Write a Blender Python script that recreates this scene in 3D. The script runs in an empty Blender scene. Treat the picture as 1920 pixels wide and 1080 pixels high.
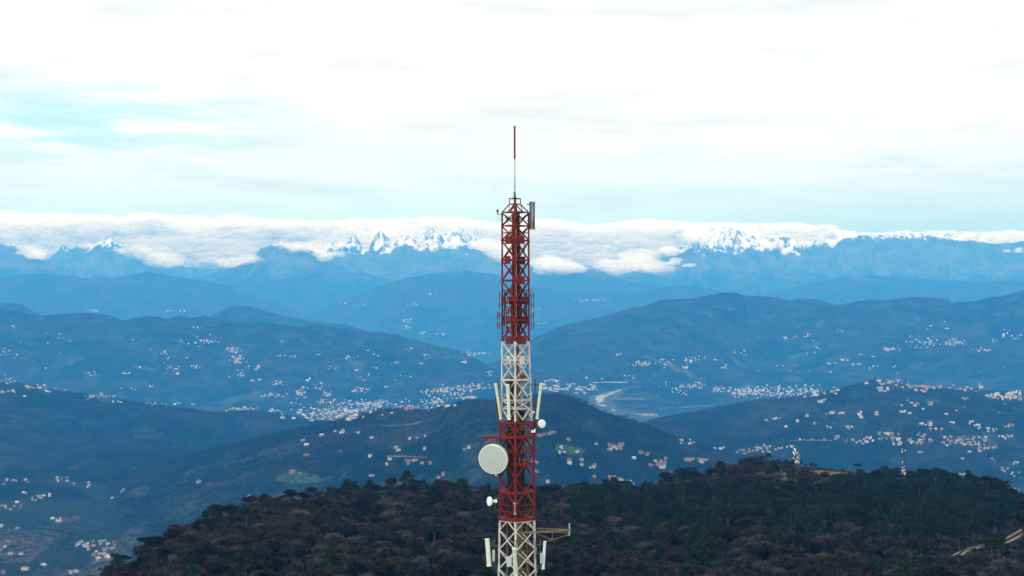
import bpy, math, random
import numpy as np
from mathutils import Vector, Matrix

# ------------------------------------------------------------------ camera, sky, sun, exposure
F, HZ, CZ = 3400.0, 620.0, 500.0          # focal length in photo pixels, horizon row, camera height (m)
sc = bpy.context.scene
cam = bpy.data.cameras.new("camera"); camo = bpy.data.objects.new("camera", cam)
sc.collection.objects.link(camo); sc.camera = camo
cam.sensor_width = 36.0; cam.lens = F / 1920 * 36; cam.shift_y = (HZ - 540) / 1920 * 1.0
camo.location = (0, 0, CZ); camo.rotation_euler = (math.radians(90), 0, 0)
cam.clip_start = 1.0; cam.clip_end = 80000

SUN_EL, SUN_AZ = math.radians(42), math.radians(238)     # azimuth clockwise from +Y
w = bpy.data.worlds.new("World"); sc.world = w; w.use_nodes = True
nt = w.node_tree; nt.nodes.clear(); N = nt.nodes.new; K = nt.links.new
wo = N("ShaderNodeOutputWorld")
sky = N("ShaderNodeTexSky"); sky.sky_type = 'NISHITA'; sky.sun_disc = False
sky.sun_elevation = SUN_EL; sky.sun_rotation = SUN_AZ
bgs = N("ShaderNodeBackground"); K(sky.outputs[0], bgs.inputs[0]); bgs.inputs[1].default_value = 0.12
tc = N("ShaderNodeTexCoord")
def wmap(sx, sy, sz, loc=(0, 0, 0)):
    m = N("ShaderNodeMapping"); K(tc.outputs['Generated'], m.inputs[0])
    m.inputs['Scale'].default_value = (sx, sy, sz); m.inputs['Location'].default_value = loc
    return m.outputs[0]
def wnoise(vec, sc_, det=6, rough=.55, dist=0.):
    n = N("ShaderNodeTexNoise"); K(vec, n.inputs['Vector']); n.inputs['Scale'].default_value = sc_
    n.inputs['Detail'].default_value = det; n.inputs['Roughness'].default_value = rough
    n.inputs['Distortion'].default_value = dist
    return n.outputs[0]
def wmath(op, a, b=None, c=None, clamp=False):
    m = N("ShaderNodeMath"); m.operation = op; m.use_clamp = clamp
    for i, v in enumerate((a, b, c)):
        if v is None: continue
        if isinstance(v, (int, float)): m.inputs[i].default_value = v
        else: K(v, m.inputs[i])
    return m.outputs[0]
def wrange(v, a, b, c=0., d=1.):
    m = N("ShaderNodeMapRange"); m.interpolation_type = 'SMOOTHSTEP'
    K(v, m.inputs[0])
    for i, q in zip((1, 2, 3, 4), (a, b, c, d)): m.inputs[i].default_value = q
    return m.outputs[0]
sep = N("ShaderNodeSeparateXYZ"); K(tc.outputs['Generated'], sep.inputs[0])
# high cloud deck: wispy streaks, thinner and greyer down at the horizon, one gap of clear air to the left
str1 = wnoise(wmap(3.0, 3.0, 26.0, (0, 0, .3)), 1.7, 7, .58, .6)
str2 = wnoise(wmap(5.5, 4.0, 46.0, (3.1, 0, .7)), 2.2, 6, .6, .9)
body = wmath('MULTIPLY_ADD', str2, .35, wmath('MULTIPLY', str1, .65))
dens = wrange(body, .22, .70)
# clear gap around direction (-.22, 1, .11)
gx = wmath('MULTIPLY', wmath('ADD', sep.outputs[0], .235), 7.0)
gz = wmath('MULTIPLY', wmath('ADD', sep.outputs[2], -.112), 34.0)
gr = wmath('SQRT', wmath('ADD', wmath('MULTIPLY', gx, gx), wmath('MULTIPLY', gz, gz)))
gap = wmath('MULTIPLY', wrange(gr, 0.1, 1.15, 1., 0.), wrange(body, .44, .56, 1., 0.))
hor = wrange(sep.outputs[2], .05, .125)                    # 0 near horizon
lum = wmath('MULTIPLY_ADD', hor, .08, 1.0)
lum = wmath('MULTIPLY', lum, wmath('MULTIPLY_ADD', dens, .36, .80))
lum = wmath('MULTIPLY', lum, wmath('MULTIPLY_ADD', wmath('MULTIPLY', wrange(sep.outputs[0], -.05, .22), wrange(sep.outputs[2], .055, .085, 1., 0.)), -.30, 1.))
hi = wrange(sep.outputs[2], .16, .6, 1., 2.2)               # brighter overhead, out of frame
lum = wmath('MULTIPLY', lum, hi)
cr = N("ShaderNodeMix"); cr.data_type = 'RGBA'
K(hor, cr.inputs[0]); cr.inputs[6].default_value = (.68, .91, .97, 1); cr.inputs[7].default_value = (1.0, 1.0, .98, 1)
cg = N("ShaderNodeMix"); cg.data_type = 'RGBA'; K(wmath('MULTIPLY', gap, .55), cg.inputs[0])
K(cr.outputs[2], cg.inputs[6]); cg.inputs[7].default_value = (.32, .93, 1.0, 1)
bgc = N("ShaderNodeBackground"); K(cg.outputs[2], bgc.inputs[0]); K(lum, bgc.inputs[1])
mx = N("ShaderNodeMixShader"); mx.inputs[0].default_value = .88
K(bgs.outputs[0], mx.inputs[1]); K(bgc.outputs[0], mx.inputs[2]); K(mx.outputs[0], wo.inputs[0])

sl = bpy.data.lights.new("sun", 'SUN'); slo = bpy.data.objects.new("sun", sl); sc.collection.objects.link(slo)
sl.energy = 1.4; sl.angle = math.radians(10); sl.color = (1, .95, .87)
sd = Vector((math.sin(SUN_AZ) * math.cos(SUN_EL), math.cos(SUN_AZ) * math.cos(SUN_EL), math.sin(SUN_EL)))
slo.rotation_euler = (-sd).to_track_quat('-Z', 'Y').to_euler(); slo.location = (0, -20, 560)
sc.view_settings.view_transform = 'Standard'; sc.view_settings.look = 'None'
sc.view_settings.exposure = 0.0; sc.view_settings.gamma = 1.0
sc.render.engine = 'CYCLES'
cy = sc.cycles
cy.max_bounces = 8; cy.diffuse_bounces = 4; cy.glossy_bounces = 2; cy.volume_bounces = 1
cy.transparent_max_bounces = 160; cy.transmission_bounces = 2
cy.use_denoising = True
cy.use_adaptive_sampling = True; cy.adaptive_threshold = .01
HAZE = 4.9e-5; HAZECOL = (.050, .38, 1.0, 1)

# ------------------------------------------------------------------ helpers
rng = np.random.RandomState(7); random.seed(7)
_g = rng.rand(512) * 2 * math.pi; _gx, _gy = np.cos(_g), np.sin(_g); _pm = rng.permutation(512)
def perlin(x, y):
    xi = np.floor(x).astype(np.int64); yi = np.floor(y).astype(np.int64); xf = x - xi; yf = y - yi
    u = xf * xf * xf * (xf * (xf * 6 - 15) + 10); v = yf * yf * yf * (yf * (yf * 6 - 15) + 10)
    def gr(ix, iy, fx, fy):
        h = _pm[(_pm[ix & 511] + iy) & 511]; return _gx[h] * fx + _gy[h] * fy
    a = gr(xi, yi, xf, yf); b = gr(xi + 1, yi, xf - 1, yf); c = gr(xi, yi + 1, xf, yf - 1); d = gr(xi + 1, yi + 1, xf - 1, yf - 1)
    return (a * (1 - u) + b * u) * (1 - v) + (c * (1 - u) + d * u) * v * 1.0
def fbm(x, y, o=5, g=.5):
    s = 0; a = 1.; t = 0
    for i in range(o):
        s = s + a * perlin(x * 2 ** i + 17.3 * i, y * 2 ** i + 9.1 * i); t += a; a *= g
    return s / t * 1.6
def ridged(x, y, o=5, g=.5):
    s = 0; a = 1.; t = 0
    for i in range(o):
        s = s + a * (1 - 2.2 * np.abs(perlin(x * 2 ** i + 31.7 * i, y * 2 ** i + 5.3 * i))); t += a; a *= g
    return s / t
def sstep(a, b, x):
    t = np.clip((x - a) / (b - a), 0, 1); return t * t * (3 - 2 * t)

def tag(o, label=None, cat=None, group=None, kind=None):
    if label: o['label'] = label
    if cat: o['category'] = cat
    if group: o['group'] = group
    if kind: o['kind'] = kind
    return o
def link(o, parent=None):
    sc.collection.objects.link(o)
    if parent is not None: o.parent = parent
    return o
def empty(name, loc=(0, 0, 0), rz=0, parent=None):
    o = bpy.data.objects.new(name, None); o.location = loc; o.rotation_euler = (0, 0, rz); o.empty_display_size = .5
    return link(o, parent)
def npmesh(name, V, Q, mats, mi=None, smooth=False):
    """V (n,3), Q list/array of polygons of equal size"""
    me = bpy.data.meshes.new(name); V = np.asarray(V, np.float32); Q = np.asarray(Q, np.int32); k = Q.shape[1]
    me.vertices.add(len(V)); me.vertices.foreach_set('co', V.ravel())
    me.loops.add(Q.size); me.loops.foreach_set('vertex_index', Q.ravel())
    me.polygons.add(len(Q)); me.polygons.foreach_set('loop_start', np.arange(0, Q.size, k, dtype=np.int32))
    me.polygons.foreach_set('loop_total', np.full(len(Q), k, np.int32))
    if mi is not None: me.polygons.foreach_set('material_index', np.asarray(mi, np.int32))
    if smooth: me.polygons.foreach_set('use_smooth', np.ones(len(Q), bool))
    for m in (mats if isinstance(mats, (list, tuple)) else [mats]): me.materials.append(m)
    me.update(calc_edges=True); me.validate()
    return me
class MB:
    """collects boxes, tubes and lathes into one mesh object"""
    def __init__(s): s.v = []; s.f = []; s.m = []; s.mi = 0
    def add(s, vs, fs):
        b = len(s.v); s.v += [tuple(v) for v in vs]; s.f += [tuple(i + b for i in f) for f in fs]; s.m += [s.mi] * len(fs)
    def box(s, c, d, M=None):
        x, y, z = d[0] / 2, d[1] / 2, d[2] / 2; c = Vector(c)
        vs = [Vector((a * x, b * y, e * z)) for e in (-1, 1) for a, b in ((-1, -1), (1, -1), (1, 1), (-1, 1))]
        if M is not None: vs = [M @ v for v in vs]
        s.add([c + v for v in vs], [(3, 2, 1, 0), (4, 5, 6, 7), (0, 1, 5, 4), (1, 2, 6, 5), (2, 3, 7, 6), (3, 0, 4, 7)])
    def tube(s, a, b, r, r2=None, n=6, caps=True):
        a, b = Vector(a), Vector(b); r2 = r if r2 is None else r2; d = b - a
        if d.length < 1e-6: return
        d.normalize(); u = d.cross(Vector((0, 0, 1)) if abs(d.z) < .9 else Vector((1, 0, 0))).normalized(); v = d.cross(u)
        vs = []
        for p, q in ((a, r), (b, r2)):
            for k in range(n):
                t = 2 * math.pi * (k + .5) / n; vs.append(p + (u * math.cos(t) + v * math.sin(t)) * q)
        fs = [(k, (k + 1) % n, n + (k + 1) % n, n + k) for k in range(n)]
        if caps: fs += [tuple(range(n))[::-1], tuple(range(n, 2 * n))]
        s.add(vs, fs)
    def bar(s, a, b, w, h=None):
        """square section bar between two points"""
        s.tube(a, b, w * .7071, n=4)
    def path(s, pts, r, n=6):
        for a, b in zip(pts[:-1], pts[1:]): s.tube(a, b, r, n=n)
    def lathe(s, prof, o, axis, n=32, cap0=True, cap1=True):
        """prof = [(radius, along)], axis direction"""
        o = Vector(o); d = Vector(axis).normalized()
        u = d.cross(Vector((0, 0, 1)) if abs(d.z) < .9 else Vector((1, 0, 0))).normalized(); v = d.cross(u); vs = []
        for r, h in prof:
            for k in range(n):
                t = 2 * math.pi * k / n; vs.append(o + d * h + (u * math.cos(t) + v * math.sin(t)) * r)
        fs = []
        for i in range(len(prof) - 1):
            for k in range(n):
                fs.append((i * n + k, i * n + (k + 1) % n, (i + 1) * n + (k + 1) % n, (i + 1) * n + k))
        if cap0: fs.append(tuple(range(n))[::-1])
        if cap1: b = (len(prof) - 1) * n; fs.append(tuple(range(b, b + n)))
        s.add(vs, fs)
    def build(s, name, mats, parent=None, smooth=False, label=None):
        me = bpy.data.meshes.new(name); me.from_pydata(s.v, [], s.f)
        for m in (mats if isinstance(mats, (list, tuple)) else [mats]): me.materials.append(m)
        me.polygons.foreach_set('material_index', s.m)
        if smooth:
            me.polygons.foreach_set('use_smooth', [True] * len(s.f))
            try: me.set_sharp_from_angle(angle=math.radians(35))
            except Exception: pass
        me.update()
        o = link(bpy.data.objects.new(name, me), parent)
        if label: o['label'] = label
        return o

# ------------------------------------------------------------------ materials
class MatB:
    def __init__(s, name):
        s.m = bpy.data.materials.new(name); s.m.use_nodes = True; s.nt = s.m.node_tree; s.nt.nodes.clear()
        s.out = s.n("ShaderNodeOutputMaterial"); s.p = s.n("ShaderNodeBsdfPrincipled"); s.k(s.p.outputs[0], s.out.inputs[0])
        s._oc = None
    def n(s, t): return s.nt.nodes.new(t)
    def k(s, a, b): s.nt.links.new(a, b)
    def oc(s, geo=False):
        if geo: g = s.n("ShaderNodeNewGeometry"); return g.outputs['Position']
        t = s.n("ShaderNodeTexCoord"); return t.outputs['Object']
    def mp(s, vec, scale=(1, 1, 1), loc=(0, 0, 0), rot=(0, 0, 0)):
        m = s.n("ShaderNodeMapping"); s.k(vec, m.inputs[0]); m.inputs['Scale'].default_value = scale
        m.inputs['Location'].default_value = loc; m.inputs['Rotation'].default_value = rot; return m.outputs[0]
    def noise(s, vec, scale, det=4, rough=.5, dist=0):
        n = s.n("ShaderNodeTexNoise"); s.k(vec, n.inputs['Vector']); n.inputs['Scale'].default_value = scale
        n.inputs['Detail'].default_value = det; n.inputs['Roughness'].default_value = rough; n.inputs['Distortion'].default_value = dist
        return n.outputs[0]
    def voro(s, vec, scale, feat='F1', rnd=1.):
        n = s.n("ShaderNodeTexVoronoi"); s.k(vec, n.inputs['Vector']); n.inputs['Scale'].default_value = scale; n.feature = feat
        n.inputs['Randomness'].default_value = rnd; return n
    def mth(s, op, a, b=None, c=None, clamp=False):
        m = s.n("ShaderNodeMath"); m.operation = op; m.use_clamp = clamp
        for i, v in enumerate((a, b, c)):
            if v is None: continue
            if isinstance(v, (int, float)): m.inputs[i].default_value = v
            else: s.k(v, m.inputs[i])
        return m.outputs[0]
    def rg(s, v, a, b, c=0., d=1.):
        m = s.n("ShaderNodeMapRange"); m.interpolation_type = 'SMOOTHSTEP'; s.k(v, m.inputs[0])
        for i, q in zip((1, 2, 3, 4), (a, b, c, d)): m.inputs[i].default_value = q
        return m.outputs[0]
    def mix(s, f, a, b, mode='MIX'):
        m = s.n("ShaderNodeMix"); m.data_type = 'RGBA'; m.blend_type = mode
        for i, v in ((0, f), (6, a), (7, b)):
            if isinstance(v, (int, float)): m.inputs[i].default_value = v
            elif isinstance(v, tuple): m.inputs[i].default_value = v if len(v) == 4 else (*v, 1)
            else: s.k(v, m.inputs[i])
        return m.outputs[2]
    def ramp(s, v, stops):
        r = s.n("ShaderNodeValToRGB"); s.k(v, r.inputs[0]); e = r.color_ramp.elements
        while len(e) < len(stops): e.new(.5)
        for q, (p, c) in zip(e, stops): q.position = p; q.color = (*c, 1)
        return r.outputs[0]
    def col(s, c):
        if isinstance(c, tuple): s.p.inputs['Base Color'].default_value = (*c[:3], 1)
        else: s.k(c, s.p.inputs['Base Color'])
        return s
    def rough(s, r, metal=0., spec=.3):
        s.p.inputs['Roughness'].default_value = r; s.p.inputs['Metallic'].default_value = metal
        s.p.inputs['Specular IOR Level'].default_value = spec; return s
    def bump(s, h, strength=.5, dist=1.):
        b = s.n("ShaderNodeBump"); s.k(h, b.inputs['Height']); b.inputs['Strength'].default_value = strength
        b.inputs['Distance'].default_value = dist; s.k(b.outputs[0], s.p.inputs['Normal']); return s
    def xyz(s, vec):
        q = s.n("ShaderNodeSeparateXYZ"); s.k(vec, q.inputs[0]); return q.outputs

def paint(name, c, dirt=(.16, .09, .05), amt=.35, rough=.5, scale=2.0):
    b = MatB(name); v = b.oc(True)
    st = b.noise(b.mp(v, (scale * 3, scale * 3, scale * .6)), 1.6, 6, .65)
    fine = b.noise(v, 9 * scale, 4, .6)
    a = b.mix(b.mth('MULTIPLY', b.rg(st, .46, .64), amt), c, dirt)
    a = b.mix(b.rg(fine, .3, .7), a, b.mix(.12, a, (0, 0, 0)))
    return b.col(a).rough(rough).m
M = {}
M['red'] = paint('red_paint', (.18, .003, .003), (.05, .008, .005), .9)
M['white'] = paint('white_paint', (.56, .55, .50), (.24, .16, .09), 1.0)
M['cream'] = paint('cream_plastic', (.62, .63, .50), (.42, .40, .28), .4)
M['radome'] = paint('radome', (.48, .52, .46), (.46, .48, .42), .3, .6, .6)
M['dishwhite'] = paint('dish_white', (.78, .80, .79), (.5, .5, .48), .3)
M['rust'] = paint('rusty_steel', (.17, .125, .075), (.10, .05, .025), .7, .7)
M['steel'] = paint('dark_steel', (.045, .055, .06), (.10, .08, .06), .4, .5)
M['galv'] = paint('galvanised_steel', (.30, .31, .30), (.17, .13, .09), .5, .45)
M['greybox'] = paint('grey_plastic', (.44, .48, .48), (.3, .3, .28), .3)
M['slot'] = paint('grey_panel', (.10, .125, .13), (.03, .035, .04), .8, .5)
M['darkred'] = paint('dark_red_paint', (.16, .008, .008), (.05, .01, .008), .6)
M['cable'] = paint('black_cable', (.025, .022, .022), (.06, .03, .02), .3, .6)
M['lampred'] = paint('red_glass', (.22, .004, .004), (.1, .004, .004), .1, .2)
# ------------------------------------------------------------------ the land: ridge lines, distances in metres
NU, NY = 1500, 1050
U = np.linspace(-.415, .415, NU)
Y = np.concatenate([np.geomspace(25, 380, 60)[:-1], np.geomspace(380, 1100, 190)[:-1], np.geomspace(1100, 37500, NY - 248)])
NY = len(Y)
UU, YY = np.meshgrid(U, Y)                # rows = distance
XX = UU * YY
PXU = 960 + U * F
def prof(pts, lo=None, hi=None):
    p = np.array(pts, float); return np.interp(PXU, p[:, 0], p[:, 1])
def crest(pts, dist, jitter=0, seed=0):
    """pts: photo outline; dist: number or (px, metres) list -> crest distance and height per bearing"""
    D = np.full(NU, float(dist)) if isinstance(dist, (int, float)) else prof(dist)
    if jitter: D = D + jitter * fbm(U * 30 + seed, U * 0 + seed * 1.7, 4)
    return D, CZ + (HZ - prof(pts)) / F * D
def layer(H, pts, dist, wf, wb, base, amp, wl, jit=0, seed=0, pw=1.0, rnd=.5, alt=False):
    D, Z = crest(pts, dist, jit, seed)
    spur = fbm(U * 16 + seed * 3.3, U * 0 + seed, 2)
    WF = wf * (1 + .35 * spur)
    t = (YY - D[None]) / np.where(YY < D[None], WF[None], wb)
    a = np.abs(t); inside = a < 1
    ac = np.clip(a, 0, 1)
    lin = (1 - ac) ** pw; cosn = .5 * (1 + np.cos(math.pi * ac))
    p = lin * (1 - rnd) + cosn * rnd
    kk = max(3, int(round(wf * .22 / (D.mean() * (U[1] - U[0]))))); kk = min(kk, 120)
    ker = np.hanning(2 * kk + 1); ker /= ker.sum(); Zs = np.convolve(np.pad(Z, kk, mode='edge'), ker, mode='valid')
    Zs = np.minimum(Zs, np.maximum(Z, base) + 60)
    mixc = np.exp(-(ac * 3.2) ** 1.5)
    Zm_ = Z[None] * mixc + Zs[None] * (1 - mixc)
    h = base + (Zm_ - base) * p
    # ravines and spurs run down the slope, none at the crest itself
    env = np.clip(ac * 5, 0, 1) * np.clip((1 - ac) * 2.5, 0, 1)
    wx = XX + 260 * fbm(XX / 900 + seed, YY / 900, 3); wy = YY
    r = ridged(wx / wl + seed * 7 + .25 * wy / wl * (1 if seed % 4 == 1 else -1), wy / (wl * 1.35) + seed, 4, .45)
    dz = (r - .62); h = h + env * amp * np.where(dz > 0, dz * .25, dz * 1.15)
    h = np.where(inside, h, -1e3)
    return np.maximum(H, h)
S0 = 20.0
H = S0 + 1.5 * fbm(XX / 700, YY / 700, 4) + np.clip((YY - 13500) / 12000, 0, 1) * 60
LOW = 1300
# snow mountains (about 24 km off)
SNOW = [(-900, 470), (-300, 450), (0, 456), (25, 456), (60, 472), (98, 494), (108, 474), (118, 458), (132, 468), (146, 462), (160, 458), (180, 455), (195, 447), (206, 439),
        (214, 450), (236, 461), (248, 463), (268, 476), (300, 492), (340, 500), (400, 505), (450, 500), (520, 480), (580, 474), (592, 470), (602, 461), (618, 455), (632, 464), (645, 454),
        (664, 434), (676, 452), (692, 462), (702, 444), (713, 428), (722, 444), (738, 456), (756, 440), (771, 435), (786, 446), (800, 430), (808, 424),
        (820, 436), (832, 440), (846, 427), (857, 422), (868, 434), (884, 444), (902, 456), (918, 464), (935, 474), (965, 488), (1000, 496), (1060, 505),
        (1130, 505), (1200, 492), (1240, 474), (1262, 462), (1290, 460), (1305, 444), (1330, 428), (1344, 424), (1358, 423), (1375, 427), (1392, 436), (1408, 442), (1430, 452), (1440, 448), (1456, 439), (1472, 446),
        (1500, 456), (1520, 462), (1532, 449), (1548, 462), (1562, 464), (1580, 450), (1600, 444), (1630, 440), (1660, 438), (1690, 437),
        (1720, 440), (1760, 442), (1800, 450), (1850, 454), (1885, 456), (1920, 452), (2100, 440), (2600, 445)]
jag = 6.5 * fbm(U * 330, U * 0, 5, .6) * np.interp(PXU, [560, 600, 930, 960, 1280, 1330, 1520, 1600, 1750], [.2, 1, 1, .2, .3, 1, .8, .35, .2])
Dm = 29500.; Zm = CZ + (HZ - prof(SNOW) + jag) / F * Dm
kerm = np.hanning(91); kerm /= kerm.sum(); Zms = np.convolve(np.pad(Zm, 45, mode='edge'), kerm, mode='valid')
tm = (YY - Dm) / np.where(YY < Dm, 7000., 5200.); am = np.clip(np.abs(tm), 0, 1)
pm_ = .75 * (1 - am) ** 1.25 + .25 * .5 * (1 + np.cos(math.pi * am))
mxm = np.exp(-(am * 9) ** 1.3); hm = 150 + (Zm[None] * mxm + Zms[None] * (1 - mxm) - 150) * pm_
envm = np.clip(am * 22, 0, 1) * np.clip((1 - am) * 2, 0, 1)
hm += envm * (330 * (ridged(XX / 1500 + .5 * fbm(XX / 2500, YY / 2500, 3), YY / 1700, 6, .55) - .5) + 60 * fbm(XX / 300, YY / 500, 4, .6))
H = np.maximum(H, np.where(np.abs(tm) < 1, hm, -1e3))
# high snow plateau seen far behind to the right
H = layer(H, [(-900, 2000), (1520, 2000), (1540, 450), (1600, 440), (1700, 434), (1738, 433), (1744, 428), (1752, 434), (1800, 433), (1850, 434), (1860, 440), (1880, 444), (1960, 440), (2600, 450)], 34300, 3000, 2800, 900, 60, 900, 0, 3, 1, .3)
# dark fore-peak at left of centre, and the cone right of the tower
H = layer(H, [(-900, 470), (-200, 440), (0, 457), (20, 462), (60, 474), (110, 494), (180, 540), (300, 545), (380, 516), (440, 500), (470, 488), (488, 466), (505, 459), (518, 457), (534, 462), (548, 468), (560, 464), (575, 466), (600, 476), (640, 493), (700, 516), (760, 530), (900, 560), (1100, 640), (2600, 640)], 26500, 4600, 3000, 120, 170, 1400, 0, 5, 1.0, .35)
H = layer(H, [(-900, 700), (800, 640), (900, 540), (960, 500), (990, 494), (1012, 493), (1035, 488), (1060, 495), (1090, 505), (1130, 513), (1160, 521), (1200, 531), (1260, 538), (1330, 548), (1420, 560), (1600, 640), (2600, 700)], 25200, 3900, 3000, 100, 120, 1100, 0, 9, 1.0, .4)
# mid-far blue ridges
H = layer(H, [(-900, 540), (-200, 530), (0, 521), (40, 515), (80, 513), (130, 517), (170, 523), (215, 522), (250, 515), (275, 509), (300, 513), (330, 519), (380, 526), (430, 537), (470, 552), (520, 566), (580, 590), (700, 640), (2600, 760)], 22300, 4200, 3000, 70, 130, 900, 0, 11, 1.0, .45)
H = layer(H, [(-900, 760), (500, 640), (560, 600), (590, 585), (625, 566), (680, 548), (720, 533), (760, 522), (800, 514), (840, 510), (862, 511), (875, 507), (890, 510), (920, 512), (960, 524), (1010, 538), (1060, 545), (1120, 547), (1190, 549), (1230, 540), (1280, 535), (1310, 537), (1340, 545), (1420, 556), (1520, 590), (1700, 660), (2600, 760)], 22600, 5200, 3000, 60, 150, 1000, 0, 13, 1.0, .45)
H = layer(H, [(-900, 760), (1250, 640), (1380, 575), (1440, 552), (1480, 540), (1530, 529), (1590, 519), (1640, 516), (1700, 519), (1760, 524), (1850, 528), (1920, 524), (2200, 520), (2600, 530)], 23600, 4600, 3000, 60, 130, 1000, 0, 15, 1.0, .45)
# 13-14 km hills, left pair and the long right ridge
H = layer(H, [(-900, 560), (-200, 565), (0, 568), (20, 567), (42, 570), (56, 578), (75, 590), (160, 600), (300, 610), (380, 604), (402, 589), (425, 577), (450, 572), (470, 574), (500, 583), (530, 592), (560, 597), (600, 604), (650, 609), (668, 614), (720, 630), (800, 655), (900, 680), (1000, 700), (1300, 790), (2600, 900)], 15800, 3000, 1800, 40, 140, 700, 0, 17, 1.0, .4)
H = layer(H, [(-900, 590), (-200, 575), (0, 579), (30, 583), (70, 589), (110, 588), (150, 586), (185, 588), (205, 590), (228, 599), (250, 595), (280, 591), (300, 594), (315, 598), (335, 592), (360, 596), (385, 590), (405, 595), (440, 600), (500, 606), (560, 611), (596, 607), (612, 610), (630, 613), (680, 620), (740, 625), (770, 634), (820, 648), (860, 656), (900, 676), (930, 694), (960, 712), (1000, 740), (1050, 775), (1300, 850), (2600, 950)], [(0, 12800), (600, 12600), (960, 12000)], 2350, 1700, 24, 190, 620, 0, 19, 1.0, .35)
H = layer(H, [(-900, 850), (600, 800), (800, 720), (900, 690), (960, 664), (1000, 634), (1030, 619), (1050, 611), (1100, 600), (1150, 588), (1180, 578), (1208, 573), (1240, 562), (1300, 559), (1335, 552), (1355, 547), (1375, 547), (1400, 554), (1460, 556), (1480, 562), (1510, 559), (1540, 563), (1570, 571), (1600, 566), (1630, 562), (1655, 563), (1680, 559), (1710, 556), (1740, 558), (1775, 560), (1786, 566), (1830, 564), (1860, 556), (1880, 555), (1900, 548), (1920, 543), (2200, 530), (2600, 545)], [(900, 12400), (1400, 14300), (1920, 14000)], 3100, 2300, 26, 290, 1100, 0, 21, 1.0, .4)
# small hill-top village knolls in front of the long right ridge
H = layer(H, [(-900, 2000), (1120, 900), (1160, 700), (1190, 681), (1208, 678), (1240, 684), (1330, 690), (1400, 690), (1470, 694), (1560, 690), (1640, 668), (1720, 650), (1790, 640), (1860, 650), (1990, 655), (2600, 700)], 11900, 900, 900, 24, 40, 500, 0, 23, 1.0, .6)
H = layer(H, [(-900, 2000), (1230, 900), (1270, 738), (1300, 729), (1330, 734), (1380, 745), (1460, 760), (1600, 900), (2600, 2000)], 10600, 500, 500, 18, 8, 300, 0, 27, 1.0, .7)
# 7 km ridges: left dark one, right one with the villages
H = layer(H, [(-900, 680), (-200, 700), (0, 717), (60, 722), (100, 731), (150, 737), (200, 747), (250, 752), (300, 760), (350, 765), (400, 771), (470, 770), (520, 776), (560, 784), (600, 790), (640, 796), (700, 812), (800, 860), (1000, 950), (2600, 1200)], [(0, 7400), (600, 7000)], 2500, 1600, 22, 230, 640, 0, 29, 1.0, .4)
H = layer(H, [(-900, 1300), (900, 980), (1100, 850), (1180, 802), (1220, 790), (1260, 781), (1300, 774), (1340, 764), (1380, 756), (1430, 750), (1490, 746), (1540, 737), (1580, 727), (1620, 717), (1642, 710), (1665, 712), (1700, 722), (1760, 727), (1800, 729), (1850, 733), (1880, 732), (1920, 738), (2200, 740), (2600, 720)], [(1180, 6400), (1600, 7000), (1920, 7300)], 2500, 1500, 22, 220, 640, 0, 31, 1.0, .4)
# 4.5 km wooded hill behind the tower, with a long arm to the left
H = layer(H, [(-900, 1350), (-100, 1120), (60, 1010), (150, 950), (210, 905), (240, 888), (300, 872), (380, 850), (430, 836), (480, 823), (540, 810), (600, 797), (660, 781), (700, 772), (730, 768), (770, 768), (800, 772), (830, 764), (860, 754), (885, 750), (920, 752), (980, 746), (1010, 741), (1040, 738), (1065, 743), (1095, 754), (1130, 771), (1170, 785), (1210, 798), (1250, 812), (1290, 826), (1330, 842), (1380, 862), (1450, 885), (1600, 950), (2600, 1300)], [(200, 5300), (600, 4900), (900, 4500), (1300, 4700)], 2300, 1100, 20, 215, 520, 0, 33, 1.0, .4)
# low knolls in the valley on the far left
H = layer(H, [(-900, 1000), (-100, 920), (0, 892), (60, 884), (110, 882), (160, 893), (220, 915), (300, 960), (500, 1200), (2600, 2000)], 5300, 1000, 700, 20, 30, 300, 0, 37, 1.0, .6)
H = layer(H, [(-900, 1200), (-60, 1010), (0, 1000), (60, 995), (110, 1000), (160, 1030), (230, 1080), (400, 1200), (2600, 2000)], 4100, 500, 400, 20, 16, 220, 0, 41, 1.0, .6)
# ---- the near hill with the mast on it
TOPS = [(-900, 1800), (-200, 1350), (0, 1190), (100, 1126), (150, 1096), (190, 1075), (240, 1031), (300, 990), (340, 972), (380, 956), (460, 936), (540, 920), (600, 911), (700, 903), (760, 897), (850, 903), (920, 913),
        (1000, 914), (1060, 914), (1090, 912), (1190, 910), (1200, 911), (1260, 894), (1330, 880), (1400, 866), (1440, 862), (1480, 868), (1540, 874), (1600, 880), (1650, 885), (1700, 892), (1760, 894), (1820, 900), (1870, 910), (1900, 926), (1930, 946), (2000, 1000), (2600, 1300)]
D0 = prof([(-900, 420), (0, 480), (190, 580), (400, 720), (760, 880), (1050, 900), (1500, 1040), (1800, 980), (1920, 900), (2100, 700), (2600, 500)])
TREEH = prof([(-900, 8.6), (700, 8.2), (1000, 7.4), (1390, 7.4), (1440, 2.5), (1600, 2.5), (1640, 6), (1900, 6.5)])
Z0 = CZ + (HZ - prof(TOPS)) / F * D0 - TREEH
yn = 400.
tq = np.clip((YY - yn) / (D0[None] - yn), 0, 1)
zn = 431.0
near = zn + (Z0[None] - zn) * tq ** .9
near = near + 3.2 * fbm(XX / 95, YY / 120, 4) * np.clip(tq * 4, 0, 1) * np.clip((1 - tq) * 3, 0.1, 1) - 8.5 * np.sin(math.pi * tq ** 1.4) * sstep(-.02, .09, UU)
back = YY - D0[None]
near = np.where(back > 0, Z0[None] - np.minimum(back * back / 900., back * .42 - 39.69 * (back > 189)) , near)
near = np.where(YY < yn, zn + (yn - YY) * .012, near)
H = np.maximum(H, near)
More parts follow.
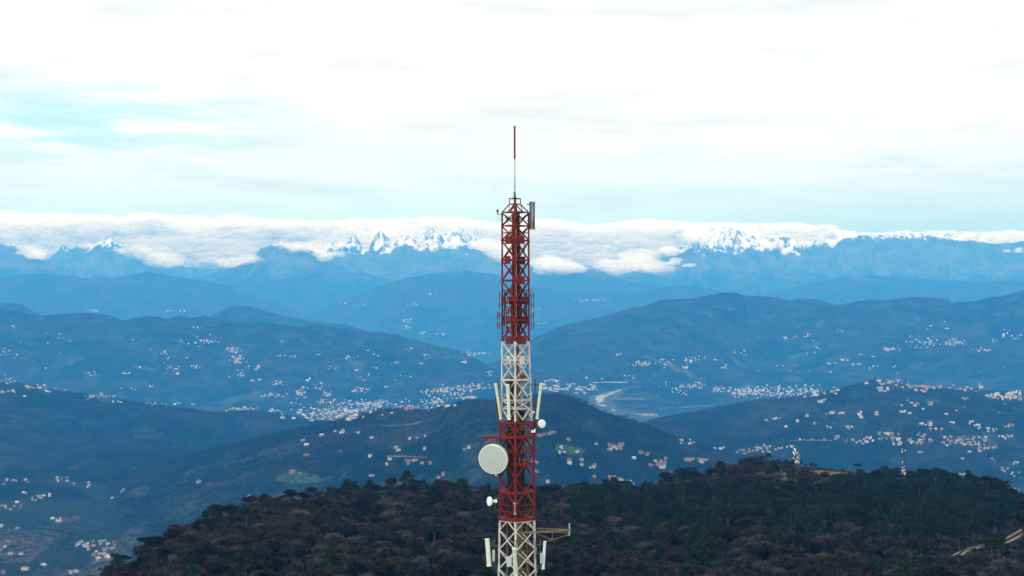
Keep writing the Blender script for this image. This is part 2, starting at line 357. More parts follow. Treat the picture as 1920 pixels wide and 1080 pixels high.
# elevation tangent & visibility
TE = (H - CZ) / YY
VM = np.maximum.accumulate(TE, axis=0)
def surf(x, y):
    """terrain height at a point"""
    u = np.clip((x / y - U[0]) / (U[1] - U[0]), 0, NU - 1.001); j = int(u); fu = u - j
    i = int(np.clip(np.searchsorted(Y, y) - 1, 0, NY - 2)); fy = (y - Y[i]) / (Y[i + 1] - Y[i])
    return float((H[i, j] * (1 - fu) + H[i, j + 1] * fu) * (1 - fy) + (H[i + 1, j] * (1 - fu) + H[i + 1, j + 1] * fu) * fy)
def pick(px, py, y0=0.):
    """the ground point seen in that direction, beyond distance y0"""
    j = int(round(np.clip(((px - 960) / F - U[0]) / (U[1] - U[0]), 0, NU - 1)))
    te = (HZ - py) / F; i0 = int(np.searchsorted(Y, y0)); c = np.where(TE[i0:, j] >= te)[0]
    if len(c) == 0: return None
    i = i0 + c[0]
    if i > i0 and TE[i, j] > te:
        a = (te - TE[i - 1, j]) / max(TE[i, j] - TE[i - 1, j], 1e-9)
    else: a = 1.
    y = Y[i - 1] * (1 - a) + Y[i] * a if i > 0 else Y[0]
    x = y * (px - 960) / F
    return x, y, surf(x, y)

# materials of the land
def forest_mat(name):
    b = MatB(name); v = b.oc(True)
    big = b.noise(v, .0022, 5, .6); mid = b.noise(v, .011, 5, .6); fine = b.voro(v, .085).outputs['Distance']
    grn = b.mix(b.rg(mid, .35, .65), (.002, .005, .005), (.008, .014, .010))
    brn = b.mix(b.rg(mid, .35, .65), (.006, .007, .009), (.024, .023, .025))
    c = b.mix(b.rg(big, .42, .58), grn, brn)
    mead = b.mth('MULTIPLY', b.rg(b.noise(v, .0047, 6, .65), .53, .58), b.rg(big, .3, .5, 1., .25))
    c = b.mix(mead, c, b.mix(b.rg(mid, .4, .6), (.024, .044, .026), (.058, .058, .046)))
    c = b.mix(b.rg(fine, .1, .75, 0., .65), c, b.mix(.5, c, (0, 0, 0)))
    z = b.xyz(v)[2]
    # flat valley floor: fields, river gravel, built ground
    fv = b.voro(b.mp(v, (1, .42, 1), rot=(0, 0, .5)), .0055, rnd=.9); fc = fv.outputs['Color']
    fs = b.xyz(fc)[0]
    fld = b.ramp(fs, [(0, (.010, .018, .010)), (.3, (.020, .028, .015)), (.5, (.05, .045, .033)), (.7, (.030, .030, .025)), (.85, (.012, .018, .012)), (1, (.075, .07, .058))])
    fld = b.mix(b.rg(b.noise(v, .03, 4), .45, .6), fld, (.012, .018, .014))
    ze = b.mth('ADD', z, b.mth('MULTIPLY', big, 40.))
    c = b.mix(b.rg(ze, 62, 78, 1., 0.), c, fld)
    b.col(c).rough(1., 0, 0.)
    b.bump(b.mth('ADD', b.mth('MULTIPLY', fine, -5.), b.mth('MULTIPLY', mid, 14.)), .9, 1.)
    return b.m
def mountain_mat():
    b = MatB('mountain_rock_and_snow'); v = b.oc(True); g = b.n("ShaderNodeNewGeometry"); nz = b.xyz(g.outputs['Normal'])[2]
    z = b.xyz(v)[2]
    n1 = b.noise(b.mp(v, (1, .5, .6)), .0035, 7, .68); n2 = b.noise(b.mp(v, (1, .4, .35)), .011, 6, .7)
    rock = b.mix(b.rg(n1, .35, .65), (.03, .034, .035), (.08, .075, .07))
    wood = b.mix(b.rg(n1, .4, .6), (.010, .014, .012), (.022, .018, .018))
    c = b.mix(b.rg(b.mth('ADD', z, b.mth('MULTIPLY', n1, 500.)), 1400, 1750), wood, rock)
    line = b.mth('ADD', z, b.mth('ADD', b.mth('MULTIPLY', n1, 520.), b.mth('MULTIPLY', n2, 520.)))
    line = b.mth('ADD', line, b.mth('MULTIPLY', nz, 330.))
    xx_ = b.xyz(v)[0]; line = b.mth('SUBTRACT', line, b.mth('ADD', b.rg(xx_, 4300, 5600, 0., 250.), b.rg(xx_, -6800, -4800, 90., 0.)))
    snow = b.rg(line, 2560, 2660)
    streak = b.rg(b.mth('ADD', n2, b.mth('MULTIPLY', nz, .25)), .63, .74)
    snow = b.mth('MULTIPLY', snow, b.mth('MULTIPLY_ADD', streak, .93, .07))
    c = b.mix(snow, c, (.52, .55, .60))
    b.col(c).rough(1., 0, 0.); b.bump(n2, 1., 60.); return b.m
def near_mat():
    b = MatB('near_hill_ground'); v = b.oc(True)
    n = b.noise(v, .03, 5, .6); f = b.noise(v, .6, 5, .65)
    c = b.mix(b.rg(f, .35, .65), (.010, .008, .007), (.022, .017, .014))
    c = b.mix(b.rg(n, .5, .62), c, b.mix(b.rg(f, .4, .6), (.008, .013, .005), (.020, .024, .010)))
    b.col(c).rough(1., 0, 0.); b.bump(f, .8, .6); return b.m
M['forest'] = forest_mat('wooded_hillside'); M['mount'] = mountain_mat(); M['nearground'] = near_mat()
def sheet(name, i0, i1, mat, label):
    V = np.stack([XX[i0:i1 + 1], YY[i0:i1 + 1], H[i0:i1 + 1]], -1).reshape(-1, 3)
    r, c = i1 - i0 + 1, NU; a = (np.arange(r - 1)[:, None] * c + np.arange(c - 1)[None]).ravel()
    Q = np.stack([a, a + 1, a + c + 1, a + c], 1)
    return tag(link(bpy.data.objects.new(name, npmesh(name, V, Q, mat, smooth=True))), label, None, None, 'structure')
i1 = int(np.searchsorted(Y, 1350)); i2 = int(np.searchsorted(Y, 20500))
sheet('hill', 0, i1, M['nearground'], 'near wooded hill under the mast')
sheet('hills', i1, i2, M['forest'], 'hazy wooded hills and valley floor behind the near hill')
sheet('mountains', i2, NY - 1, M['mount'], 'snow-capped mountain range under a roll of cloud')
g = MB(); g.add([(-16200, -250, 12), (16200, -250, 12), (16200, 38000, 12), (-16200, 38000, 12)], [(0, 1, 2, 3)])
tag(g.build('ground', M['forest']), 'low ground sheet below all the hills', kind='structure')

# ------------------------------------------------------------------ haze
hz = MB(); hz.box((0, 19000, 1336), (33000, 39000, 2650))
hb = bpy.data.materials.new('haze_air'); hb.use_nodes = True; hn = hb.node_tree; hn.nodes.clear()
ho = hn.nodes.new("ShaderNodeOutputMaterial"); hv = hn.nodes.new("ShaderNodeVolumePrincipled")
hv.inputs['Color'].default_value = HAZECOL; hv.inputs['Density'].default_value = HAZE; hv.inputs['Anisotropy'].default_value = 0.0
hv.inputs['Absorption Color'].default_value = (1, 1, 1, 1)
hn.links.new(hv.outputs[0], ho.inputs[1])
tag(hz.build('haze', hb), 'blue haze filling the air over the valley and hills', kind='stuff')
# ------------------------------------------------------------------ the communication tower, 121 m off
TD = 121.0; PX = TD / F
def W(px, py, dy=0.):
    yy = TD + dy; return Vector(((px - 960) / F * TD, yy, CZ + (HZ - py) / F * TD))
tower = empty('communication_tower', (W(966, 1080).x, TD, surf(.6, TD)))
tag(tower, 'tall red and white lattice mast carrying dishes, panel antennas and a whip on top', 'communication tower')
T0 = tower.location.copy()
class TB(MB):
    def build(s, name, mats, parent=None, smooth=False, label=None):
        off = T0; s.v = [(v[0] - off.x, v[1] - off.y, v[2] - off.z) for v in s.v]
        return MB.build(s, name, mats, parent or tower, smooth, label)
def ip(py, pts): return float(np.interp(py, [p[0] for p in pts], [p[1] for p in pts]))
LX = [(398, 941.5), (640, 941.8), (789, 942.5), (790, 937.5), (975, 937.2), (1080, 935), (2400, 912)]
RX = [(398, 991.2), (640, 991.6), (789, 993), (790, 1001), (975, 1001.5), (1080, 1005.5), (2400, 1036)]
NX = [(398, 965.5), (640, 966), (975, 966.3), (1020, 967), (1080, 968), (2400, 974)]
FX = [(398, 970), (975, 972), (1080, 973), (2400, 974)]
def HD(py): return ip(py, [(398, .86), (789, .90), (790, 1.13), (975, 1.14), (1080, 1.25), (2400, 2.2)])
def C(k, py):
    """corner k of the square plan: 0 left, 1 near, 2 right, 3 far"""
    return [W(ip(py, LX), py, 0), W(ip(py, NX), py, -HD(py)), W(ip(py, RX), py, .05), W(ip(py, FX), py, HD(py))][k]
FACES = [(0, 1), (1, 2), (2, 3), (3, 0)]
def legs(parent, y0, y1, w, mat, steps=1):
    for k in range(4):
        b = TB(); ys = np.linspace(y0, y1, steps + 1)
        for a, c in zip(ys[:-1], ys[1:]): b.tube(C(k, a), C(k, c), w * (.75 if k == 3 else 1), n=8)
        for q in np.arange(y0 + 6, y1, 46 if y1 < 1200 else 90):  # joint flanges
            b.tube(C(k, q), C(k, q + 1.5), w * 1.45, n=8)
        b.build('leg', M[mat], parent)
def ring(b, py, w, faces=FACES, drop=0, h=None):
    for i, j in faces:
        a, c = C(i, py), C(j, py); d = (c - a); L = d.length; m = (a + c) / 2; ang = math.atan2(d.y, d.x)
        b.box(m, (L, w * .55, (h or w)), Matrix.Rotation(ang, 3, 'Z'))
def xbr(b, y0, y1, w, faces=FACES, w2=None):
    for i, j in faces:
        o = Vector((0, .0, 0))
        b.bar(C(i, y0), C(j, y1), w); b.bar(C(j, y0) + Vector((0, .03, 0)), C(i, y1) + Vector((0, .03, 0)), w2 or w * .7)
def zbr(b, y0, y1, w, up, faces=FACES):
    for n_, (i, j) in enumerate(faces):
        if (n_ + up) % 2: i, j = j, i
        b.bar(C(i, y0), C(j, y1), w)
def plates(b, ys, w=.16):
    for py in ys:
        for k in (0, 1, 2):
            b.box(C(k, py) + Vector((0, -.03, 0)), (w, .02, w * 1.1))
def section(label, mat, y0, y1, legw, fn, steps=1):
    s = empty('lattice_section', (0, 0, 0), 0, tower); s['label'] = label
    legs(s, y0, y1, legw, mat, steps)
    b = TB(); fn(b); b.build('bracing', M[mat], s)
    return s
def top_red(b):
    for y, q in ((398, .075), (423.5, .08), (436.5, .05), (451, .11), (488, .11), (526, .11), (563, .15), (600, .13), (637, .10), (582, .06), (545, .05), (623, .05)): ring(b, y, q)
    for y0, y1 in ((398, 423.5), (423.5, 451), (451, 488), (488, 526), (526, 563), (563, 600), (600, 637)): xbr(b, y0 + 1, y1 - 1, .075)
    plates(b, (424, 451, 488, 526, 563, 600, 637))
    # cap: four rafters to a small square cage round the whip foot
    q = [(955.3, 0), (965.3, -.36), (976, 0), (967, .36)]
    for k in range(4):
        px, dy = q[k]; lo = W(px, 383, dy); hi = W(px, 372.5, dy)
        b.bar(C(k, 398), lo, .07); b.bar(lo, hi, .065)
        px2, dy2 = q[(k + 1) % 4]
        b.bar(lo, W(px2, 383, dy2), .06); b.bar(hi, W(px2, 372.5, dy2), .06)
        m = (C(k, 398) + C((k + 1) % 4, 398)) / 2
        b.bar(W(965.5, 381, 0), m, .05); b.bar(lo, m, .04)
    b.tube(W(965.5, 370, 0), W(965.5, 451, 0), .085, n=8)
    b.tube(W(965.5, 451, .02), W(965.5, 640, .02), .05, n=6)
sec1 = section('upper section painted dark red', 'red', 398, 640, .062, top_red)
def white_up(b):
    for y, q in ((675, .10), (712, .13), (750, .13), (766, .10)): ring(b, y, q)
    zbr(b, 641, 674, .085, 0); zbr(b, 641, 674, .05, 1)
    zbr(b, 676, 711, .085, 1); zbr(b, 676, 711, .05, 0)
    xbr(b, 713, 749, .075); xbr(b, 751, 766, .07)
    for i, j in FACES:
        m = (C(i, 787) + C(j, 787)) / 2
        b.bar(C(i, 767), m, .08); b.bar(C(j, 767), m, .08)
    plates(b, (675, 712, 750, 767), .17)
section('upper section painted white with rust streaks', 'white', 640.5, 789.5, .066, white_up)
def red_low(b):
    for y, q in ((791.5, .14), (818.5, .19), (869, .19), (922, .17), (972.5, .23)): ring(b, y, q)
    for y in (805, 843, 846, 946, 958): ring(b, y, .05)
    for y0, y1 in ((793, 818), (819, 869), (870, 922), (923, 972)):
        for i, j in FACES:
            m0 = (C(i, y0) + C(j, y0)) / 2; m1 = (C(i, y1) + C(j, y1)) / 2; ym = (y0 + y1) / 2
            b.bar(m0, C(i, ym), .08); b.bar(m0, C(j, ym), .08); b.bar(C(i, ym), m1, .08); b.bar(C(j, ym), m1, .08)
    plates(b, (818, 843, 869, 896, 922, 947, 972), .2)
    for k in range(7):     # floor grating under the platforms
        for yy in (818.5, 869, 972.5):
            f = (k + .5) / 7
            b.bar(C(0, yy) * (1 - f) + C(1, yy) * f, C(3, yy) * (1 - f) + C(2, yy) * f, .04)
section('lower section painted red with wide platforms', 'red', 790, 975, .072, red_low)
def white_low(b):
    y = 975.5
    while y < 2300:
        h = 36.5 * (1 if y < 1200 else 2.2)
        for i, j in FACES:
            m0 = (C(i, y) + C(j, y)) / 2; m1 = (C(i, y + h) + C(j, y + h)) / 2
            b.bar(m0, C(i, y + h / 2), .062); b.bar(m0, C(j, y + h / 2), .062); b.bar(C(i, y + h / 2), m1, .062); b.bar(C(j, y + h / 2), m1, .062)
        y += h
    plates(b, (994, 1030, 1067), .16)
    ring(b, 977, .06)
foot = HZ + (CZ - T0.z) * F / TD
section('lowest section painted white', 'white', 975.5, foot, .075, white_low, 3)
# whip antenna
wh = empty('whip_antenna', (0, 0, 0), 0, tower)
b = TB(); b.lathe([(.045, 0), (.055, .02), (.055, 2.18), (.045, 2.2)], W(965, 361), (0, 0, 1), 12); b.build('white_tube', M['greybox'], wh, True)
b = TB(); b.lathe([(.062, 0), (.062, 1.86)], W(965, 298.5), (0, 0, 1), 12); b.build('red_tube', M['red'], wh, True)
b = TB(); b.lathe([(.05, 0), (.062, .02), (.062, .07), (.05, .09), (.05, .11), (.062, .12), (.062, .17), (.05, .19), (.052, .2), (.075, .24), (.075, .3), (.03, .37)], W(965, 246), (0, 0, 1), 12); b.build('tip', M['steel'], wh, True)
b = TB(); b.lathe([(.12, 0), (.10, .12), (.07, .16), (.07, .28), (.05, .34), (.05, .42)], W(965.3, 372), (0, 0, 1), 12)
for k in (364.5, 361.5): b.lathe([(.085, 0), (.085, .04)], W(965, k), (0, 0, 1), 12)
b.build('base_clamp', M['steel'], wh, True)
# aviation lamp on a bracket at the top left
al = empty('warning_lamp', (0, 0, 0), 0, tower)
b = TB(); b.lathe([(.02, 0), (.07, .03), (.085, .1), (.07, .17), (.02, .2)], W(933, 398), (0, 0, 1), 12); b.build('lamp_glass', M['lampred'], al, True)
b = TB(); b.tube(W(933, 402), W(933, 396), .04, n=8); b.bar(W(933, 402), W(941.5, 402), .035)
b.path([W(933.2 + 1.2 * t + 5.5 * t * t, 402 + 14 * t - 3 * t * t, -.03) for t in np.linspace(0, 1, 7)] + [W(949, 412.5, -.2)], .011, 5); b.build('bracket', M['steel'], al)
# junction box cluster behind the top bay
jb = TB(); jb.box(W(951.5, 409, .1), (.17, .16, .24)); jb.box(W(948.5, 407, .1), (.12, .12, .14)); jb.box(W(955, 410, .15), (.1, .1, .2))
for k in range(4): jb.path([W(949 + 2 * k, 412, .05), W(948 + 2.5 * k, 420, 0), W(953 + 3.2 * k, 424, .1), W(966 + k, 434, .2)], .010, 4)
jb.build('junction_box', M['steel'], tower)
jb = TB(); jb.box(W(967, 404, .05), (.16, .2, .26)); jb.box(W(966.5, 396, .05), (.1, .1, .12)); jb.build('junction_box', M['rust'], tower)
# slotted grey panel array at the top right
pa = empty('panel_array', (0, 0, 0), 0, tower)
for i, (x0, dy) in enumerate(((994.4, 0), (998.0, -.06), (1001.4, 0))):
    b = TB(); b.box(W(x0, 404.5, dy), (.115, .14, 1.79)); b.box(W(x0, 404.5, dy - .075), (.03, .02, 1.7)); b.build('panel', M['slot' if i != 1 else 'galv'], pa)
b = TB()
for q in (379.5, 429.5): b.box(W(998, q), (.42, .2, .05))
for q in (383, 404, 414, 424): b.box(W(993, q, .06), (.38, .05, .06)); 
b.box(W(1000, 420, -.11), (.12, .04, .45)); b.tube(W(996, 428), W(996, 377.5), .04, n=6); b.build('bracket', M['steel'], pa)
# cable ladder, main cable trunk, pipes inside the mast
def trunk(name, mats, x, dy, y0, y1, w, d, parent=None):
    b = TB()
    n_ = 5
    for k in range(n_): b.tube(W(x - w / 2 + w * (k + .5) / n_, y0, dy + (k % 2) * d), W(x - w / 2 + w * (k + .5) / n_ + .6 * (k % 2), y1, dy + (k % 2) * d), w / n_ * PX * .6, n=6)
    return b.build(name, M[mats], parent)
trunk('cable_bundle', 'darkred', 963.5, .15, 400, 640, 7, .06)
trunk('cable_bundle', 'cable', 970.5, .35, 396, 640, 8, .06)
trunk('cable_bundle', 'rust', 969.5, .2, 640, 790, 7, .08)
trunk('cable_bundle', 'cable', 957, .3, 712, 1000, 12, .08)
trunk('cable_bundle', 'cable', 978, .4, 770, 975, 12, .08)
trunk('cable_bundle', 'cable', 972, .2, 790, 980, 9, .08)
b = TB(); b.tube(W(968.2, 430, -.05), W(968.2, 640, -.05), .03, n=6); b.build('conduit', M['galv'], tower)
b = TB(); b.tube(W(951, 975, .3), W(951.5, foot - 5, .3), .05, n=8); b.build('conduit', M['rust'], tower)
def ladder(x, dy, y0, y1, w, mat, cage=False):
    l = empty('ladder', (0, 0, 0), 0, tower); b = TB()
    for s in (-1, 1): b.bar(W(x + s * w / 2, y0, dy), W(x + s * w / 2 * 1.02, y1, dy), .04)
    q = y0 + 3
    while q < y1: b.tube(W(x - w / 2, q, dy), W(x + w / 2, q, dy), .014, n=4); q += 8.5
    b.build('rail', M[mat], l)
    if cage:
        b = TB(); hoops = np.arange(y0 + 4, y1, 17); n_ = 9; rr = .36
        for q in hoops:
            p = [W(x, q, dy) + Vector((rr * math.cos(math.pi * t), -rr * 1.0 * math.sin(math.pi * t), 0)) for t in np.linspace(0, 1, n_)]
            b.path(p, .018, 4)
        for t in (.15, .38, .62, .85):
            v = Vector((rr * math.cos(math.pi * t), -rr * math.sin(math.pi * t), 0)); b.tube(W(x, hoops[0], dy) + v, W(x, hoops[-1], dy) + v, .014, n=4)
        b.build('safety_cage', M[mat], l)
ladder(979, .25, 440, 640, 8.5, 'steel'); ladder(958, .4, 640, 790, 8, 'galv'); ladder(960, .45, 790, 975, 8, 'steel'); ladder(983, .1, 978, 1500, 11, 'rust', True); trunk('cable_bundle', 'rust', 975, .3, 976, 1500, 8, .08)
# junction boxes fixed in the bays
for px, py, w_, h_, dy, m in ((954.2, 450.5, 13.5, 15, -.46, 'red'), (977, 450.5, 12.5, 15, -.46, 'red'), (951.7, 488, 10.5, 15, -.5, 'red'), (980, 488, 9.5, 15, .45, 'darkred'),
                              (977.3, 525.5, 13, 15, -.46, 'red'), (955, 637.5, 13, 15, -.46, 'red'), (979, 637.5, 14, 16, -.46, 'red'),
                              (953.5, 675.5, 9.5, 15.5, -.5, 'white'), (979, 675.5, 12, 16, -.48, 'white')):
    e = empty('equipment_box', (0, 0, 0), 0, tower); rot = Matrix.Rotation(math.radians(-8 if px < 966 else 8), 3, 'Z')
    b = TB(); b.box(W(px, py, dy), (w_ * PX, .22, h_ * PX), rot); b.box(W(px, py, dy - .12), (w_ * PX * .86, .02, h_ * PX * .86), rot); b.build('case', M[m], e)
    b = TB(); b.box(W(px - 2, py, dy + .2), (.3, .06, .06)); b.box(W(px + 1, py + 5, dy + .2), (.25, .05, .05)); b.build('bracket', M['darkred' if m != 'white' else 'galv'], e)
# dipole antennas in two tiers round the mast
def dipole(xi, di, xe, de, q, frame=True):
    d = empty('dipole_antenna', (0, 0, 0), 0, tower); b = TB(); b.tube(W(xe, q, de), W(xe, q + 15, de), .034, n=6); b.build('rod', M['darkred'], d)
    b = TB(); b.tube(W(xi, q + 7.5, di), W(xe, q + 7.5, de), .024, n=6); b.build('boom', M['steel'], d)
for y0 in (546, 583.5):
    for sx, xe, xi in ((-1, 936.2, 942), (1, 1000.6, 991)):
        for dy in (-.1, .75):
            xe2 = xe - sx * 4.5 * (dy > 0)
            for q in (y0 + 1, y0 + 18): dipole(xi - sx * 3, dy * .6, xe2, dy, q)
            b = TB(); xf = xe2 - sx * 4.4
            b.path([W(xi - sx * 6, y0 - 2, dy * .5), W(xf, y0 - 2, dy), W(xf, y0 + 35, dy), W(xi - sx * 6, y0 + 35, dy * .5)], .016, 5); b.build('dipole_frame', M['steel'], tower)
for q in (584.5, 601.5): dipole(942, -.2, 932.8, -.4, q)
for px, y0 in ((956, 555), (983, 555), (983, 592), (954, 592)):
    e = empty('equipment_box', (0, 0, 0), 0, tower); b = TB(); b.box(W(px, y0 + 8, .3), (.45, .3, .52)); b.box(W(px, y0 + 8, .14), (.38, .02, .44)); b.build('case', M['darkred'], e)
    b = TB()
    for s in (-5, 0, 5): b.tube(W(px + s, y0 - 8, .2), W(px + s, y0 + 22, .2), .022, n=5)
    b.build('rod', M['cable'], e)
for x_ in (947, 959.5, 976.5, 986.5):
    b = TB(); b.box(W(x_, 580, -.25 if x_ < 966 else .35), (.10, .12, 2.3)); b.build('dark_strip_antenna', M['cable'], tower)
for x_, y_ in ((955, 600), (981, 566), (954, 566), (983, 603), (956, 618)):
    b = TB(); b.box(W(x_, y_, .1), (.5, .25, .3)); b.build('splitter_box', M['darkred' if x_ < 980 else 'cable'], tower)
# loose hanging cables left of centre
b = TB()
for x0, x1, x2 in ((949, 951, 957), (952, 955, 959)):
    b.path([W(x0, 556, -.5), W(x0 + 1, 566, -.55), W(x1 + .5, 580, -.6), W(x1 + 2, 600, -.5), W(x2, 628, -.5)], .016, 5)
b.path([W(948, 583, -.5), W(948, 612, -.5)], .016, 5); b.build('hanging_cable', M['galv'], tower)
# panel antennas, upper ring
def panel(top, bot, w, dy0, dy1, mat, rz, pipe, arms, label=None, box=None):
    p = empty('panel_antenna', (0, 0, 0), 0, tower)
    if label: p['label'] = label
    a, c = W(*bot, dy1), W(*top, dy0); d = c - a; L = d.length; d.normalize()
    R = Matrix.Rotation(rz, 3, 'Z'); x = R @ Vector((1, 0, 0)); x = (x - d * x.dot(d)).normalized(); y = d.cross(x); RM = Matrix((x, y, d)).transposed()
    b = TB(); hw, hd = w / 2, .06; pr = [(-hw, hd), (-hw, -hd * .4), (-hw * .75, -hd), (hw * .75, -hd), (hw, -hd * .4), (hw, hd)]
    vs = [a + RM @ Vector((q[0], q[1], 0)) for q in pr] + [c + RM @ Vector((q[0], q[1], 0)) for q in pr]; n_ = 6
    b.add(vs, [(k, (k + 1) % n_, n_ + (k + 1) % n_, n_ + k) for k in range(n_)] + [tuple(range(n_))[::-1], tuple(range(n_, 2 * n_))]); b.build('radome', M[mat], p)
    for q_ in (a - d * .02, c + d * .02): b = TB(); b.box(q_, (w * 1.06, .14, .05), RM); b.build('end_cap', M['dishwhite'], p)
    b = TB(); px, y0, y1, pd = pipe; b.tube(W(px, y0, pd), W(px, y1, pd), .04, n=8)
    for ay, tx, td in arms:
        b.bar(W(px, ay, pd), W(tx, ay, td), .06); b.bar(W(px, ay + 3, pd), W(tx, ay + 3, td), .03)
        f = (ay - top[1]) / (bot[1] - top[1]); q = c * (1 - f) + a * f
        b.bar(W(px, ay, pd), q, .06); b.box(W(px, ay, pd), (.15, .15, .12)); b.box(q + y * .08, (.12, .08, .1))
    for k in range(3): b.path([a + RM @ Vector((-.05 + .05 * k, .02, -.02)), a + RM @ Vector((-.05 + .05 * k, .08, -.18)), W(px + k - 1, pipe[2] - 1, pd + .1)], .012, 4)
    b.build('mount', M['steel'], p)
    if box:
        bx, y0, y1, bw, bd = box; b = TB(); b.box(W(bx, (y0 + y1) / 2, bd), (bw * PX, .14, (y1 - y0) * PX), R); b.box(W(bx, (y0 + y1) / 2, bd - .08), (bw * PX * .8, .02, (y1 - y0) * PX * .85), R); b.build('remote_radio', M['greybox'], p)
panel((929.5, 720), (939, 784), .175, -.35, -.15, 'cream', math.radians(-35), (933, 710, 790, .1), [(726, 943, 0), (742, 943, 0), (760, 943, 0)])
panel((952, 721), (954.5, 784.5), .215, -1.0, -.8, 'cream', math.radians(-8), (953, 716, 786, -.6), [(724, 960, -.6), (742, 960, -.6), (759, 960, -.6)])
panel((1014.5, 720), (1007, 784), .16, -.3, -.15, 'cream', math.radians(40), (1003.5, 710.5, 832, .1), [(721.5, 992, 0), (758.5, 992, 0)])
panel((976.5, 716), (977.5, 786), .18, 1.0, .95, 'cream', math.radians(170), (975, 712, 788, .8), [(730, 972, .6)])
# cross rod aerial on the far left
b = TB(); b.tube(W(930, 740, .2), W(932.5, 792, .2), .04, n=6); b.tube(W(927.4, 743, .2), W(927.4, 764, .2), .018, n=5); b.tube(W(927.4, 750, .2), W(931, 750, .2), .022, n=5)
b.tube(W(925, 789.5, -.1), W(937, 788.5, 0), .02, n=5); b.tube(W(932, 784, 0), W(936, 796, 0), .025, n=5); b.build('rod_antenna', M['steel'], tower)
# pipe on the right edge of the red section with fittings
b = TB(); b.path([W(1004.5, 832, .1), W(1005, 850, .1), W(1002.5, 852, .05)], .035, 6); b.box(W(1003, 851, .05), (.22, .2, .14)); b.build('pipe', M['steel'], tower); b = TB(); b.box(W(1005.5, 808, .1), (.12, .14, .5)); b.build('pipe_mount', M['steel'], tower); b = TB(); b.bar(W(1002, 802, 0), W(1006, 802, .1), .07)
b.box(W(1003.5, 800, .1), (.2, .16, .3)); b.build('pipe_mount', M['steel'], tower)
b = TB(); b.box(W(999.5, 808.5, -.2), (.26, .14, .16)); b.box(W(1002.5, 806.5, -.2), (.1, .12, .2)); b.build('remote_radio', M['dishwhite'], tower)
b = TB()
for px, y0, y1, dy in ((956, 712, 722, .6), (983, 708, 718, .6)): b = TB(); b.box(W(px, y0 + 2, dy), (.55, .3, .5)); b.build('far_side_box', M['rust'], tower)
def cabl(px0, px1, dy, n_):      # the many small feeders in the red section
    b = TB()
    for k in range(n_):
        x = px0 + (px1 - px0) * k / (n_ - 1); y = 793
        while y < 868:
            h = rng.uniform(8, 18); b.tube(W(x + rng.uniform(-1, 1), y, dy + rng.uniform(-.2, .2)), W(x + rng.uniform(-1.5, 1.5), min(y + h, 868), dy + rng.uniform(-.2, .2)), .022, n=4); y += h + rng.uniform(0, 8)
    return b
cabl(941, 961, .3, 9).build('feeder_cable', M['steel'], tower); cabl(974, 998, .3, 9).build('feeder_cable', M['galv'], tower)
cabl(943, 996, .5, 14).build('feeder_cable', M['cable'], tower)
b = TB()
for yy in (842, 848, 852, 858): b.bar(W(972, yy, .3), W(999, yy - 1, .1), .05)
b.build('cable_tray', M['steel'], tower)
# the large drum dish
def dish(name, c, dy, r, nrm, depth, face_mat, back_mat, label, mount=None, style='drum'):
    e = empty(name, (0, 0, 0), 0, tower); e['label'] = label; o = W(*c, dy); n_ = Vector(nrm).normalized()
    if style == 'drum':
        b = TB(); b.lathe([(r * .985, 0), (r * .985, .012), (r * .6, .035), (.01, .045)], o, n_, 64, True, False); b.build('radome', M[face_mat], e, True)
        b = TB(); b.lathe([(r * 1.0, -depth * .25), (r * 1.02, -depth * .22), (r * 1.02, .015), (r * .975, .02), (r * .975, -.02)], o, n_, 64, False, False); b.build('rim', M['dishwhite'], e, True)
        b = TB(); b.lathe([(r * 1.0, -depth * .26), (r * 1.005, -depth * .3), (r * 1.005, -depth), (r * .93, -depth * 1.02), (r * .7, -depth * 1.35), (r * .25, -depth * 1.6), (.02, -depth * 1.62)], o, n_, 64, False, False)
        b.build('drum', M[back_mat], e, True)
        b = TB()
        for k in (.45, .8): b.lathe([(r * 1.012, -depth * k), (r * 1.03, -depth * k - .01), (r * 1.012, -depth * k - .03)], o, n_, 64, False, False)
        b.build('band', M['rust'], e, True)
    elif style == 'bowl':
        b = TB(); b.lathe([(r * .02, .0), (r * .45, .02), (r * .8, .0), (r * .98, -.02), (r, -.04), (r, -depth * .45), (r * .9, -depth * .7), (r * .55, -depth * .98), (r * .3, -depth * 1.1), (.02, -depth * 1.1)], o, n_, 40, True, True)
        b.build('reflector', M[face_mat], e, True)
        b = TB(); b.lathe([(r * .28, -depth * 1.1), (r * .28, -depth * 1.7), (.01, -depth * 1.72)], o, n_, 16, False, True); b.build('feed_housing', M[back_mat], e, True)
    if mount:
        b = TB(); mount(b, o, n_); b.build('mount', M['steel'], e)
    return e
def mt(b, o, n_):
    k = o - n_ * .75; b.tube(k + Vector((0, 0, 1.2)), k - Vector((0, 0, 1.2)), .07, n=8)
    for q in (-.7, .7): b.bar(k + Vector((0, 0, q)), C(0, 850) + Vector((0, 0, q)), .1)
    b.box(o - n_ * .55, (.4, .3, .5)); b.box(W(928, 889, -.4), (.22, .2, .16)); b.tube(W(926, 886, -.4), W(926, 893, -.4), .04)
dish('big_dish_antenna', (924.5, 859.5), -.95, .985, (-.30, -.92, -.20), .36, 'radome', 'greybox', 'large round pale grey drum dish hung from a red beam', mt)
# white boxes on the dish rim fixing
b = TB(); b.box(W(930, 889.5, -.6), (.14, .1, .12)); b.build('rim_fixing', M['dishwhite'], tower)
